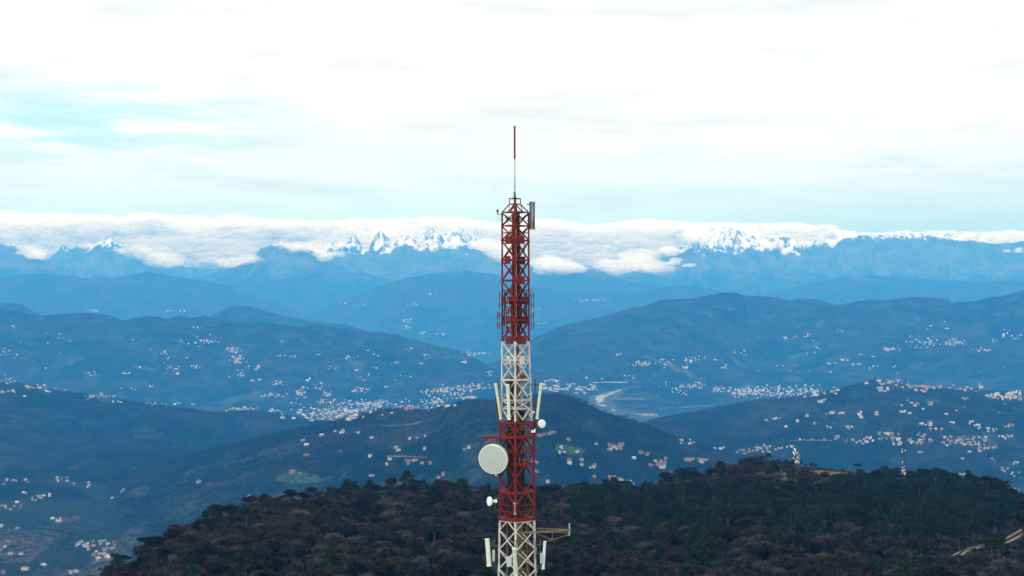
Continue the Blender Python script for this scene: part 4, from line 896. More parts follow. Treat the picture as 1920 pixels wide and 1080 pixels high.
for i, (q, var, wl_, rf, lb, where) in enumerate(indiv):
    col_ = wl_.split('_')[1]; rc = {'roof_tile': 'terracotta', 'roof_pale': 'pale tiled', 'roof_grey': 'grey', 'roof_sheet': 'white metal', 'roof_blue': 'blue-green'}[rf]
    rot = hr.uniform(-.5, .5) + (math.pi / 2 if hr.random() < .22 else 0)
    if lb or q[1] < 4600:
        o = empty('house', q, rot); o.scale = (hr.uniform(.5, .6),) * 3; ms = hmesh(var, wl_, rf, False)
        for n_, me in zip(('walls', 'roof'), ms): link(bpy.data.objects.new(n_, me), o)
    else:
        o = link(bpy.data.objects.new('house', hmesh(var, wl_, rf, True))); o.location = q; o.rotation_euler = (0, 0, rot); o.scale = (hr.uniform(.42, .62),) * 3
    size = {5: 'wide flat', 6: 'large', 7: 'tall', 3: 'long', 2: 'tall', 8: 'small', 4: 'small'}.get(var, 'two storey')
    if lb: tag(o, lb, 'house')
    else: tag(o, f'{size} {col_} {rc}-roofed house {where}', 'house', f'{col_} houses {where}')
# everything farther or beyond that number: one mass of buildings
FV, FQ, FM, base_ = [], [], [], 0
FMATS = ['wall_white', 'wall_cream', 'wall_pink', 'wall_grey', 'wall_ochre', 'roof_tile', 'roof_pale', 'roof_grey', 'roof_sheet', 'window', 'wall_yellow', 'roof_blue']
def add_far(q, var, wl_, rf, rot):
    w_, d_, h_ = [(13, 9.5, 7), (16, 10.5, 7.2), (11, 10, 9), (19, 10, 6.4), (12, 9, 6.2), (42, 24, 9), (24, 13, 10), (14, 12, 15), (10, 8, 6.5)][var]
    k_s = hr.uniform(.4, .68); w_, d_, h_ = w_ * k_s, d_ * k_s, h_ * k_s; x, y = w_ / 2, d_ / 2; rh = d_ * .25 if var != 5 else .6; c, s_ = math.cos(rot), math.sin(rot)
    vs = [(-x, -y, -4), (x, -y, -4), (x, y, -4), (-x, y, -4), (-x, -y, h_), (x, -y, h_), (x, y, h_), (-x, y, h_), (-x * .7, 0, h_ + rh), (x * .7, 0, h_ + rh)]
    b0 = sum(len(v) for v in FV); FV.append([(q[0] + c * a - s_ * b, q[1] + s_ * a + c * b, q[2] + e) for a, b, e in vs])
    W_, R_ = FMATS.index(wl_), FMATS.index(rf)
    for f_, m_ in (((0, 1, 5, 4), W_), ((1, 2, 6, 5), W_), ((2, 3, 7, 6), W_), ((3, 0, 4, 7), W_), ((4, 5, 9, 8), R_), ((5, 6, 9, 9), R_), ((6, 7, 8, 9), R_), ((7, 4, 8, 8), R_)):
        FQ.append([b0 + k for k in f_]); FM.append(m_)
for q, var, wl_, rf, lb, where in rest: add_far(q, var, wl_, rf, hr.uniform(-.5, .5))
for cx, cy_, rx, ry, n_, pal in FARC:
    for k in range(n_):
        gx_, gy_ = (hr.uniform(-1, 1), hr.uniform(-1, 1))
        if n_ > 12 and pal != 's': gx_ = max(-1.25, min(1.25, hr.gauss(0, .55))); gy_ = max(-1.2, min(1.2, hr.gauss(0, .55)))
        px, py = cx + rx * gx_, cy_ + ry * gy_; q = place(px, py, 4000)
        if not q: continue
        far = q[1] > 15000
        var = hr.choice([5, 5, 6, 3]) if pal == 's' else hr.choice([0, 1, 2, 3, 4, 6, 7, 8, 0, 1, 6])
        if far: var = hr.choice([6, 3, 5])
        add_far(q, var, hr.choice(PAL[pal][0]), hr.choice(PAL[pal][1]), hr.uniform(-.5, .5)); HOUSES.append(q)
me = bpy.data.meshes.new('distant_houses'); me.from_pydata([v for g_ in FV for v in g_], [], [tuple(dict.fromkeys(f_)) for f_ in FQ])
for n_ in FMATS: me.materials.append(M[n_])
me.polygons.foreach_set('material_index', FM); me.update()
tag(link(bpy.data.objects.new('distant_houses', me)), 'mass of distant pale houses in towns scattered over the far slopes', kind='stuff')
print('houses', len(indiv), len(rest), len(FV))
# church with its bell tower on the right crest
q = place(1840, 727, 4000); ch = empty('church', q, .2); tag(ch, 'white church with slender bell tower on the right hand crest', 'church')
b = MB(); b.box((0, 0, 4), (18, 11, 14)); b.build('nave', M['wall_white'], ch); b = MB(); b.add([(-9.5, -6, 11), (9.5, -6, 11), (9.5, 6, 11), (-9.5, 6, 11), (-9.5, 0, 14.5), (9.5, 0, 14.5)], [(3, 2, 1, 0), (0, 1, 5, 4), (1, 2, 5), (2, 3, 4, 5), (3, 0, 4)]); b.build('roof', M['roof_tile'], ch)
b = MB(); b.box((-11.5, 0, 10), (4.6, 4.6, 26)); b.box((-11.5, 0, 23.3), (5.2, 5.2, .6)); b.add([(-13.8, -2.3, 23.6), (-9.2, -2.3, 23.6), (-9.2, 2.3, 23.6), (-13.8, 2.3, 23.6), (-11.5, 0, 31)], [(3, 2, 1, 0), (0, 1, 4), (1, 2, 4), (2, 3, 4), (3, 0, 4)]); b.build('bell_tower', M['wall_white'], ch)

# ------------------------------------------------------------------ river, roads, fields laid on the land
def drape(name, outline, mat, label, up=.6, y0=1600, n=14):
    """fill between two photo polylines (near edge, far edge) with a strip that follows the ground"""
    A, B = outline; V, Q = [], []; m = 30
    def samp(P, t):
        P = np.array(P, float); s_ = np.linspace(0, 1, len(P)); return np.interp(t, s_, P[:, 0]), np.interp(t, s_, P[:, 1])
    for i in range(m + 1):
        a = samp(A, i / m); c = samp(B, i / m); pa, pc = place(*a, y0), place(*c, y0)
        for k in range(n + 1):
            f = k / n; x, y = pa[0] * (1 - f) + pc[0] * f, pa[1] * (1 - f) + pc[1] * f; V.append((x, y, surf(x, y) + up))
    for i in range(m):
        for k in range(n): a = i * (n + 1) + k; Q.append((a, a + 1, a + n + 2, a + n + 1))
    o = link(bpy.data.objects.new(name, npmesh(name, V, Q, mat))); return tag(o, label, kind='structure')
b = MatB('river_water'); v = b.oc(True); b.col(b.mix(b.rg(b.noise(b.mp(v, (1, .3, 1)), .02, 4), .45, .62), (.08, .11, .13), (.13, .14, .13))).rough(.5, 0, .3); M['water'] = b.m
b = MatB('pale_dirt'); v = b.oc(True); b.col(b.mix(b.noise(v, .3, 4), (.20, .165, .12), (.12, .10, .075))).rough(1, 0, 0); M['dirt'] = b.m
b = MatB('meadow'); v = b.oc(True); b.col(b.mix(b.rg(b.noise(v, .05, 4), .4, .6), (.018, .036, .014), (.034, .052, .02))).rough(1, 0, 0); M['meadow'] = b.m
b = MatB('ploughed'); v = b.oc(True); b.col(b.mix(b.noise(v, .05, 4), (.035, .026, .024), (.06, .042, .034))).rough(1, 0, 0); M['plough'] = b.m
b = MatB('gravel_bank'); v = b.oc(True); b.col(b.mix(b.noise(v, .02, 5), (.022, .022, .022), (.05, .048, .042))).rough(1, 0, 0); M['gravel'] = b.m
drape('river_gravel', ([(1158, 728), (1104, 742), (1106, 758), (1130, 774), (1180, 784), (1250, 792)], [(1178, 727), (1165, 740), (1148, 754), (1160, 768), (1210, 776), (1270, 783)]), M['gravel'], 'pale gravel banks along the river', .5)
drape('river', ([(1160, 731), (1118, 743), (1115, 752), (1123, 762), (1143, 771), (1170, 777)], [(1168, 731), (1144, 741), (1131, 749), (1132, 757), (1148, 767), (1176, 775)]), M['water'], 'pale winding river on the valley floor', .9)
drape('river', ([(1110, 718.2), (1140, 717.5), (1175, 718.5)], [(1112, 716.6), (1140, 715.6), (1178, 716.5)]), M['water'], 'thin far reach of the river', .9)
drape('field', ([(1155, 750), (1210, 750)], [(1155, 745.5), (1206, 745.5)]), M['plough'], 'light brown field by the river', .5)
drape('field', ([(1236, 768), (1345, 761)], [(1236, 764.5), (1340, 758.5)]), M['plough'], 'long pinkish field strip at the right side of the valley', .5)
drape('field', ([(1190, 779), (1236, 780)], [(1196, 776), (1232, 776)]), M['dirt'], 'pale gravel yard near the river bend', .5)
drape('field', ([(514, 902), (560, 908), (606, 903)], [(526, 889), (560, 883), (592, 890)]), M['meadow'], 'green meadow around the pink farmhouse', .5)
drape('field', ([(382, 913), (430, 910)], [(386, 905), (430, 903)]), M['plough'], 'reddish field beside the cream villa', .5)
drape('field', ([(96, 985), (150, 975)], [(110, 972), (150, 965)]), M['plough'], 'brown ploughed field in the left valley', .5)
drape('field', ([(1040, 845), (1090, 858)], [(1044, 832), (1100, 842)]), M['meadow'], 'green field on the slope right of the mast', .5)
drape('road', ([(716, 799.6), (752, 798), (779, 795.5), (790, 791.5)], [(716, 798.3), (750, 796.8), (776, 794.2), (788, 790.5)]), M['dirt'], 'pale dirt road on the wooded hill left of the mast', .5)
drape('road', ([(725, 856.8), (760, 856.5), (800, 858.5)], [(725, 854.8), (760, 855), (800, 857.3)]), M['dirt'], 'short pale lane mid slope', .5)
drape('road', ([(1482, 827), (1510, 826), (1560, 827)], [(1480, 825.8), (1510, 824.6), (1560, 825.4)]), M['dirt'], 'pale road below the village houses', .5)
# ------------------------------------------------------------------ trees
def tmat(name, c0, c1, sc_=.8, tr=0.):
    b = MatB(name); v = b.oc(); oi = b.n("ShaderNodeObjectInfo"); n_ = b.noise(v, sc_, 3)
    c = b.mix(b.rg(n_, .35, .65), c0, c1); c = b.mix(b.mth('MULTIPLY', oi.outputs['Random'], .75), c, tuple(q * .45 for q in c0)); b.col(c).rough(1, 0, 0); return b.m
M['twig'] = tmat('bare_twigs', (.014, .011, .009), (.074, .054, .042)); M['bark'] = tmat('bark', (.05, .042, .036), (.09, .076, .064))
M['twigp'] = tmat('bare_twigs_grey', (.036, .032, .026), (.12, .105, .085))
M['needle'] = tmat('pine_needles', (.007, .015, .006), (.032, .052, .016)); M['oak'] = tmat('oak_leaves', (.008, .015, .006), (.034, .046, .014)); M['pbark'] = tmat('pine_bark', (.09, .07, .055), (.15, .12, .10))
M['broom'] = tmat('dry_grass', (.07, .06, .025), (.13, .11, .05))
M['farg'] = tmat('far_green_tree', (.004, .010, .009), (.013, .020, .013), .3); M['farb'] = tmat('far_brown_tree', (.008, .008, .010), (.032, .028, .029), .3)
def tree_parts(seed, H_=7.5, R_=3.6, ntw=4200, tw=.05):
    """bare tree: trunk + limbs mesh, twig mesh"""
    r = random.Random(seed); t = MB(); tips = []
    def grow(p, d, L, rad, dep):
        n_ = 2 if dep < 3 else 1; q = p.copy()
        for i in range(n_):
            d = (d + Vector((r.uniform(-.22, .22), r.uniform(-.22, .22), r.uniform(-.02, .16)))).normalized(); e = q + d * (L / n_)
            t.tube(q, e, rad * (1 - .3 * i / n_), rad * (1 - .3 * (i + 1) / n_), n=5 if dep < 2 else 3, caps=False); q = e
            if dep >= 2: tips.append((q.copy(), d.copy(), L))
        if dep >= 4: return
        for k in range(r.choice([3, 4]) if dep < 3 else 3):
            a = r.uniform(0, 6.28); s_ = r.uniform(.45, .95); u = d.cross(Vector((math.cos(a), math.sin(a), .3))).normalized()
            grow(q, (d + u * s_ + Vector((0, 0, .12))).normalized(), L * r.uniform(.62, .82), rad * .58, dep + 1)
    base = Vector((0, 0, -1.0)); grow(base, Vector((0, 0, 1)), H_ * .34, .17, 0)
    Vt, Ft = [], []
    for k in range(ntw):
        p, d, L = tips[r.randrange(len(tips))]; p = p - d * L * r.random()
        d2 = (d * .6 + Vector((r.uniform(-1, 1), r.uniform(-1, 1), r.uniform(-.15, 1.3)))).normalized(); l = r.uniform(.5, 1.35); w_ = d2.cross(Vector((r.uniform(-1, 1), r.uniform(-1, 1), r.uniform(-1, 1)))).normalized() * tw * r.uniform(.5, 1.2)
        m_ = p + d2 * l * .5 + Vector((r.uniform(-.1, .1), r.uniform(-.1, .1), r.uniform(0, .1))); b_ = len(Vt); Vt += [p - w_ * .5, p + w_ * .5, m_, p + d2 * l]; Ft += [(b_, b_ + 1, b_ + 2), (b_ + 1, b_ + 3, b_ + 2)]
    Vt = np.array([v[:] for v in Vt]); mx = Vt[:, 2].max(); s_ = H_ / mx; rr = np.percentile(np.hypot(Vt[:, 0], Vt[:, 1]), 95); sx = R_ / rr
    Vt = Vt * (sx, sx, s_); tv = [(v[0] * sx if v[2] > 1 else v[0], v[1] * sx if v[2] > 1 else v[1], v[2] * s_) for v in t.v]; t.v = tv
    return t, Vt, np.array(Ft)
def clump_leaves(r, V, Q, c, rad, n_, s_, flat=.55):
    for k in range(n_):
        a, b_ = r.uniform(0, 6.283), math.acos(r.uniform(-1, 1)); q = rad * (r.random() ** .4); p = Vector((c[0] + q * math.sin(b_) * math.cos(a), c[1] + q * math.sin(b_) * math.sin(a), c[2] + q * math.cos(b_) * flat))
        u = Vector((r.uniform(-1, 1), r.uniform(-1, 1), r.uniform(-.6, .9))).normalized(); w_ = u.cross(Vector((r.uniform(-1, 1), r.uniform(-1, 1), r.uniform(-1, 1)))).normalized()
        k0 = len(V); s2 = s_ * r.uniform(.6, 1.3); V += [p - u * s2 - w_ * s2 * .3, p + w_ * s2 * .45, p + u * s2 + w_ * s2 * .2, p - w_ * s2 * .4]; Q.append((k0, k0 + 1, k0 + 2, k0 + 3))
def pine_parts(seed, H_=11., R_=4.2, kind='pine'):
    r = random.Random(seed); t = MB(); V, Q = [], []
    lean = Vector((r.uniform(-.6, .6), r.uniform(-.6, .6), 0)); pts = [Vector((0, 0, -1.5)), Vector((lean.x * .3, lean.y * .3, H_ * .35)), Vector((lean.x, lean.y, H_ * .7)), Vector((lean.x * 1.3, lean.y * 1.3, H_ * .92))]
    tk = 1.9 if kind == 'umbrella' else 1.
    for a, b_, r0, r1 in zip(pts[:-1], pts[1:], (.24, .19, .13), (.19, .13, .05)): t.tube(a, b_, r0 * tk, r1 * tk, n=6, caps=False)
    lo = {'pine': .38, 'umbrella': .74, 'tall': .55}[kind]; nb = {'pine': 34, 'umbrella': 20, 'tall': 24}[kind]
    for k in range(nb):
        f = lo + (1 - lo) * (k + r.random()) / nb; z = H_ * f; a = r.uniform(0, 6.283)
        if kind == 'umbrella': rad = R_ * r.uniform(.25, 1.15)
        else: rad = R_ * (1.05 - .8 * (f - lo) / (1 - lo)) * r.uniform(.35, 1.1)
        c = Vector((lean.x * f + rad * math.cos(a), lean.y * f + rad * math.sin(a), z + r.uniform(-.2, .5)))
        if kind == 'umbrella': c.z = H_ * (.93 - .06 * (rad / R_) ** 2) + r.uniform(-.4, .3)
        t.tube(Vector((lean.x * f, lean.y * f, max(z - rad * .35, H_ * lo * .8))), c, .06 * tk, .03 * tk, n=3, caps=False)
        clump_leaves(r, V, Q, c, r.uniform(.8, 1.5), 75, .26, .5)
        for _ in range(3): clump_leaves(r, V, Q, c + Vector((r.uniform(-1, 1), r.uniform(-1, 1), r.uniform(-.2, .4))), .6, 18, .24, .5)
    return t, np.array([v[:] for v in V]), np.array(Q)
def oak_parts(seed, H_=4.5, R_=2.6):
    r = random.Random(seed); t = MB(); V, Q = [], []
    t.tube((0, 0, -1), (0, 0, H_ * .5), .16, .1, n=5, caps=False)
    for k in range(26):
        a = r.uniform(0, 6.283); f = r.random(); rad = R_ * math.sqrt(r.random()) * .8; z = H_ * (.3 + .6 * f) * (1 - .25 * (rad / R_) ** 2)
        clump_leaves(r, V, Q, Vector((rad * math.cos(a), rad * math.sin(a), z)), r.uniform(.6, 1.0), 60, .2, .8)
        if k % 4 == 0: t.tube((0, 0, H_ * .3), (rad * math.cos(a), rad * math.sin(a), z), .06, .03, n=3, caps=False)
    return t, np.array([v[:] for v in V]), np.array(Q)
def protos(kind, gens, mt, ml):
    out = []
    for t, V, Q in gens:
        tm_ = bpy.data.meshes.new('trunk'); tm_.from_pydata([tuple(v) for v in t.v], [], t.f); tm_.materials.append(M[mt]); tm_.update()
        out.append((tm_, npmesh('crown', V, Q, M[ml])))
    return out
PR = {'bare': protos('bare', [tree_parts(s_, H_, R_) for s_, H_, R_ in ((1, 9.2, 5.0), (2, 8.0, 5.4), (3, 10.2, 4.8))], 'bark', 'twig') + protos('bare', [tree_parts(s_, H_, R_, 3600) for s_, H_, R_ in ((4, 8.6, 4.6), (5, 6.6, 4.3))], 'bark', 'twigp'),
      'pine': protos('pine', [pine_parts(11, 10, 3.8), pine_parts(12, 12, 4.0, 'tall'), pine_parts(13, 9, 3.6), pine_parts(14, 11, 4.4, 'umbrella')], 'pbark', 'needle'),
      'oak': protos('oak', [oak_parts(21), oak_parts(22, 3.6, 2.4)], 'bark', 'oak')}
def joined(name, parts):
    """one mesh of trunk + crown, for the masses"""
    tmh, crh = parts; V, Fc, mi = [], [], []
    for k, me in enumerate((tmh, crh)):
        o = len(V); V += [v.co[:] for v in me.vertices]; Fc += [tuple(i + o for i in p.vertices) for p in me.polygons]; mi += [k] * len(me.polygons)
    me = bpy.data.meshes.new(name); me.from_pydata(V, [], Fc); me.materials.append(tmh.materials[0]); me.materials.append(crh.materials[0]); me.polygons.foreach_set('material_index', mi); me.update(); return me
def scatter(name, label, pts, meshes, mats=None):
    """pts rows: x, y, z, rot, scale, index -> one object of many trees"""
    P = np.array(pts, np.float32); n_ = len(P); me = bpy.data.meshes.new(name); me.vertices.add(n_); me.vertices.foreach_set('co', P[:, :3].ravel())
    for nm, ty, c in (('rot', 'FLOAT', 3), ('scl', 'FLOAT', 4)): me.attributes.new(nm, ty, 'POINT').data.foreach_set('value', P[:, c].copy())
    me.attributes.new('idx', 'INT', 'POINT').data.foreach_set('value', P[:, 5].astype(np.int32)); me.update()
    o = link(bpy.data.objects.new(name, me)); tag(o, label, kind='stuff')
    col = bpy.data.collections.new(name + '_kinds')
    for i, m_ in enumerate(meshes): col.objects.link(bpy.data.objects.new(f'{name}_kind_{i}', m_))
    g_ = bpy.data.node_groups.new(name, 'GeometryNodeTree'); g_.interface.new_socket('Geometry', in_out='INPUT', socket_type='NodeSocketGeometry'); g_.interface.new_socket('Geometry', in_out='OUTPUT', socket_type='NodeSocketGeometry')
    n = g_.nodes.new; k = g_.links.new; gi, go, ip_, ci = n('NodeGroupInput'), n('NodeGroupOutput'), n('GeometryNodeInstanceOnPoints'), n('GeometryNodeCollectionInfo')
    ci.inputs['Collection'].default_value = col; ci.inputs['Separate Children'].default_value = True; ci.inputs['Reset Children'].default_value = True
    def na(nm, dt): a = n('GeometryNodeInputNamedAttribute'); a.data_type = dt; a.inputs['Name'].default_value = nm; return a.outputs['Attribute']
    cx_ = n('ShaderNodeCombineXYZ'); k(na('rot', 'FLOAT'), cx_.inputs[2]); er = n('FunctionNodeEulerToRotation'); k(cx_.outputs[0], er.inputs[0])
    k(gi.outputs[0], ip_.inputs['Points']); k(ci.outputs[0], ip_.inputs['Instance']); ip_.inputs['Pick Instance'].default_value = True; k(na('idx', 'INT'), ip_.inputs['Instance Index'])
    k(er.outputs[0], ip_.inputs['Rotation']); k(na('scl', 'FLOAT'), ip_.inputs['Scale']); k(ip_.outputs[0], go.inputs[0])
    o.modifiers.new('trees', 'NODES').node_group = g_
    return o
# dirt track on the near hill (drawn on the ground first, trees keep off it)
TRK = [[(1788, 1050), (1793, 1043), (1803, 1036.5), (1822, 1029), (1848, 1023), (1872, 1019), (1890, 1013), (1906, 1004), (1922, 994)], [(1896, 932), (1908, 938), (1916, 946), (1924, 956)]]
trk_pts = []
for tk, hw in zip(TRK, (1.7, 1.5)):
    P = [pick(x, y) for x, y in tk]; P = [Vector(p) for p in P if p]; V, Q = [], []
    Pd = []
    for a, b_ in zip(P[:-1], P[1:]): Pd += [a.lerp(b_, f) for f in np.linspace(0, 1, 9)[:-1]]
    Pd.append(P[-1])
    for i, p in enumerate(Pd):
        d = (Pd[min(i + 1, len(Pd) - 1)] - Pd[max(i - 1, 0)]); d.z = 0; d.normalize(); s_ = Vector((-d.y, d.x, 0))
        for w_ in (-1, -.35, .35, 1): q = p + s_ * hw * w_; V.append((q.x, q.y, surf(q.x, q.y) + .12 + (.1 if abs(w_) < .5 else 0)))
        trk_pts.append((p.x, p.y))
    n_ = len(Pd); Q = [(i * 4 + k, i * 4 + k + 1, i * 4 + k + 5, i * 4 + k + 4) for i in range(n_ - 1) for k in range(3)]; mi = [1 if k == 1 else 0 for i in range(n_ - 1) for k in range(3)]
    tag(link(bpy.data.objects.new('dirt_track', npmesh('dirt_track', V, Q, [M['dirt'], M['nearground']], mi))), 'pale two-rutted dirt track through the near woods', kind='structure')
trk_pts = np.array(trk_pts)
tr = random.Random(77)
def proj(x, y, z): return 960 + F * x / y, HZ - F * (z - CZ) / y
def ell(px, py, cx, cy_, rx, ry): return ((px - cx) / rx) ** 2 + ((py - cy_) / ry) ** 2 < 1
PINEZ = [(1135, 940, 62, 38, .97), (1100, 955, 30, 30, .7), (1230, 955, 60, 45, .5), (1340, 955, 110, 42, .62), (1500, 960, 110, 45, .6), (1660, 950, 120, 55, .72), (1800, 945, 120, 62, .8), (1320, 1040, 26, 36, .95), (1440, 868, 14, 12, 1.), (1470, 872, 18, 8, .5),
         (1860, 1000, 50, 40, .75), (1700, 1000, 60, 25, .6), (770, 903, 20, 8, .8), (645, 915, 20, 6, .6), (870, 935, 16, 8, .8), (1500, 1030, 14, 25, .5), (1770, 900, 110, 16, .85), (1350, 885, 12, 8, .6), (1290, 895, 30, 6, .5)]
OAKZ = [(1660, 1055, 60, 22, .75), (1760, 1068, 40, 14, .7), (1850, 1045, 50, 25, .5), (1110, 1045, 25, 14, .5), (720, 1050, 25, 12, .6), (560, 1000, 60, 20, .15), (880, 1000, 60, 20, .25), (1900, 1000, 30, 40, .4)]
CLEAR = [(1545, 893, 75, 15), (1450, 905, 30, 8), (1575, 905, 45, 10), (1035, 975, 26, 9), (1640, 893, 20, 7), (790, 1018, 34, 9), (1680, 912, 16, 4)]
near = {'bare': [], 'pine': [], 'oak': [], 'broom': []}
for yy in np.arange(404, 1120, 5.9):
    hwid = .33 * yy
    for xx in np.arange(-hwid, hwid, 6.0):
        x, y = xx + tr.uniform(-3, 3), yy + tr.uniform(-3, 3); u = x / y; j = int(np.clip((u - U[0]) / (U[1] - U[0]), 0, NU - 1))
        if y > D0[j] + 24: continue
        z = surf(x, y); px, py = proj(x, y, z)
        if py - 60 > 1090 or px < -60 or px > 1980: continue
        d2 = (trk_pts[:, 0] - x) ** 2 + (trk_pts[:, 1] - y) ** 2
        if d2.min() < 16: continue
        front = (np.abs(960 + F * trk_pts[:, 0] / trk_pts[:, 1] - px) < 14) & (trk_pts[:, 1] > y) & (trk_pts[:, 1] - y < 100)
        if front.any(): 
            gapd = (trk_pts[:, 1] - y)[front].min()
            if gapd > 22: near['bare'].append((x, y, z, tr.uniform(0, 6.28), tr.uniform(.22, .34) * (1 + gapd / 120), tr.randrange(5)))
            continue
        if any(ell(px, py, *c) for c in CLEAR):
            if tr.random() < .5: near['broom'].append((x, y, z, tr.uniform(0, 6.28), tr.uniform(.2, .55), 0))
            continue
        cpy = py - 5.5 * F / y; k_ = 'bare'
        pp = max([p for cx, cy_, rx, ry, p in PINEZ if ell(px, cpy, cx, cy_, rx, ry)] + [.03]); po = max([p for cx, cy_, rx, ry, p in OAKZ if ell(px, cpy, cx, cy_, rx, ry)] + [.05])
        cl = fbm(np.array([x / 22.]), np.array([y / 30.]), 2)[0]
        if tr.random() < pp + cl * .5 * (pp > .1): k_ = 'pine'
        elif tr.random() < po + cl * .25: k_ = 'oak'
        sc_ = tr.choice((tr.uniform(.42, .68), tr.uniform(.68, .92), tr.uniform(.85, 1.15)))
        if k_ == 'pine': sc_ = tr.uniform(.75, 1.15)
        if k_ == 'oak': sc_ *= 1.25
        if k_ == 'pine' and y > D0[j] - 60: sc_ *= .8
        if k_ != 'pine' and px < 1000 and y > D0[j] - 90: sc_ *= .8
        if TREEH[j] < 4 and y > D0[j] - 45: sc_ *= .42
        idx = tr.randrange(len(PR[k_]))
        if k_ == 'pine' and idx == 3 and tr.random() < .6: idx = 0
        near[k_].append((x, y, z, tr.uniform(0, 6.28), sc_, idx))
# the two or three crest trees one can point at
def put(px, py_top, h, k_, idx):
    """a tree on the crest whose top shows at that height"""
    j = int((((px - 960) / F) - U[0]) / (U[1] - U[0])); y = D0[j] - 3; x = y * (px - 960) / F; z = surf(x, y); top = CZ + (HZ - py_top) / F * y
    return (x, y, z, .7, (top - z) / h, idx)
def build_tree(name, rec, k_, label, group=None):
    x, y, z, rot, s_, idx = rec; e = empty(name, (x, y, z - .1), rot); e.scale = (s_, s_, s_); tag(e, label, 'tree', group)
    for n_, me in zip(('trunk', 'crown'), PR[k_][idx]): link(bpy.data.objects.new(n_, me), e)
    return e
build_tree('umbrella_pine', put(1610, 869, 11, 'pine', 3), 'pine', 'flat-topped pine alone on the bare crest left of the thin mast')
build_tree('pine_tree', put(1441, 849, 12, 'pine', 1), 'pine', 'tallest dark pine on the crest beside the short dish-covered tower')
build_tree('pine_tree', put(1426, 857, 10, 'pine', 0), 'pine', 'dark pine just left of the tallest crest pine')
build_tree('pine_tree', put(1660, 875, 9, 'pine', 2), 'pine', 'spreading pine on the crest just left of the thin mast')
build_tree('pine_tree', put(1740, 883, 9, 'pine', 2), 'pine', 'windswept pine on the crest right of the thin mast')
build_tree('pine_tree', put(1640, 884, 10, 'pine', 0), 'pine', 'small pine between the flat-topped pine and the thin mast')
build_tree('pine_tree', put(1866, 898, 10, 'pine', 0), 'pine', 'last tall pine where the crest drops at the right')
def size_on_screen(r_): return -r_[4] / r_[1]
def inview(r_): px, py = proj(*r_[:3]); return -10 < px < 1930 and py - 7 * F / r_[1] < 1072
rows = {}
for k_, nm in (('bare', 'bare_tree'), ('pine', 'pine_tree'), ('oak', 'evergreen_oak')):
    L = sorted(near[k_], key=size_on_screen); vis = [r_ for r_ in L if inview(r_)]; cap = 285 if k_ != 'oak' else 200; ind = vis[:cap]; ids = set(map(id, ind)); rest_ = [r_ for r_ in L if id(r_) not in ids]
    for r_ in ind:
        px = proj(*r_[:3])[0]; tint = 'grey-brown' if r_[5] > 2 else 'dark brown'
        side = 'left of the mast near the lower edge' if px < 935 else 'right of the mast near the lower edge'
        if k_ == 'pine': side = 'in the dark clump right of the mast' if px < 1260 else ('among leafless trees left of the mast' if px < 935 else ('on the slope below the thin mast' if px > 1560 else 'on the slope below the short dish tower'))
        if k_ == 'bare': lb = f'leafless {tint} tree {side}'
        elif k_ == 'pine': lb = f'dark green {["bushy", "tall bare-trunked", "low bushy", "flat-topped"][r_[5]]} pine {side}'
        else: lb = f'round dark green evergreen bush {side}'
        build_tree(nm, r_, k_, lb, lb)
    rows[k_] = rest_
    print(k_, len(L), len(ind), len(rest_))
scatter('woods', 'leafless brown woods covering the near hill behind the nearest trees', rows['bare'], [joined('w', p) for p in PR['bare']])
if rows['pine']: scatter('pine_woods', 'farther dark pines massed on the near hill', rows['pine'], [joined('p', p) for p in PR['pine']])
if rows['oak']: scatter('evergreen_undergrowth', 'dark evergreen bushes scattered through the farther woods', rows['oak'], [joined('o', p) for p in PR['oak']])
bt, bV, bQ = oak_parts(31, 3.0, 2.6); bp = protos('b', [(bt, bV, bQ)], 'bark', 'broom')
scatter('dry_grass_tufts', 'yellowish dry shrubs and grass in the clearings of the near hill', near['broom'], [joined('g', bp[0])])
# rocky clearing on the crest
b = MatB('clearing_rock'); v = b.oc(True); b.col(b.mix(b.rg(b.noise(v, .25, 5, .65), .42, .58), (.06, .055, .02), (.10, .095, .09))).rough(1, 0, 0).bump(b.noise(v, 1.2, 4), .8, .5); M['rock'] = b.m
for pts_ in ([(1400, 908), (1450, 912), (1520, 910), (1600, 908)], [(1425, 894), (1470, 886), (1540, 883), (1610, 888)]),:
    V = []; Q = []; 
    A, B = [np.array(p, float) for p in pts_]
    for i in range(41):
        t = i / 40 * 3; a = [np.interp(t, range(4), A[:, c]) for c in (0, 1)]; c_ = [np.interp(t, range(4), B[:, c]) for c in (0, 1)]; pa, pc = pick(*a), pick(*c_)
        for k in range(13):
            f = k / 12; x, y = pa[0] * (1 - f) + pc[0] * f, pa[1] * (1 - f) + pc[1] * f; V.append((x, y, surf(x, y) + .1 + .9 * max(0, fbm(np.array([x / 6.]), np.array([y / 6.]), 3)[0])))
    Q = [(i * 13 + k, i * 13 + k + 1, i * 13 + k + 14, i * 13 + k + 13) for i in range(40) for k in range(12)]
    tag(link(bpy.data.objects.new('rocky_ground', npmesh('rocky_ground', V, Q, M['rock'], smooth=True))), 'bare yellowish and grey rocky ground on the crest', kind='structure')
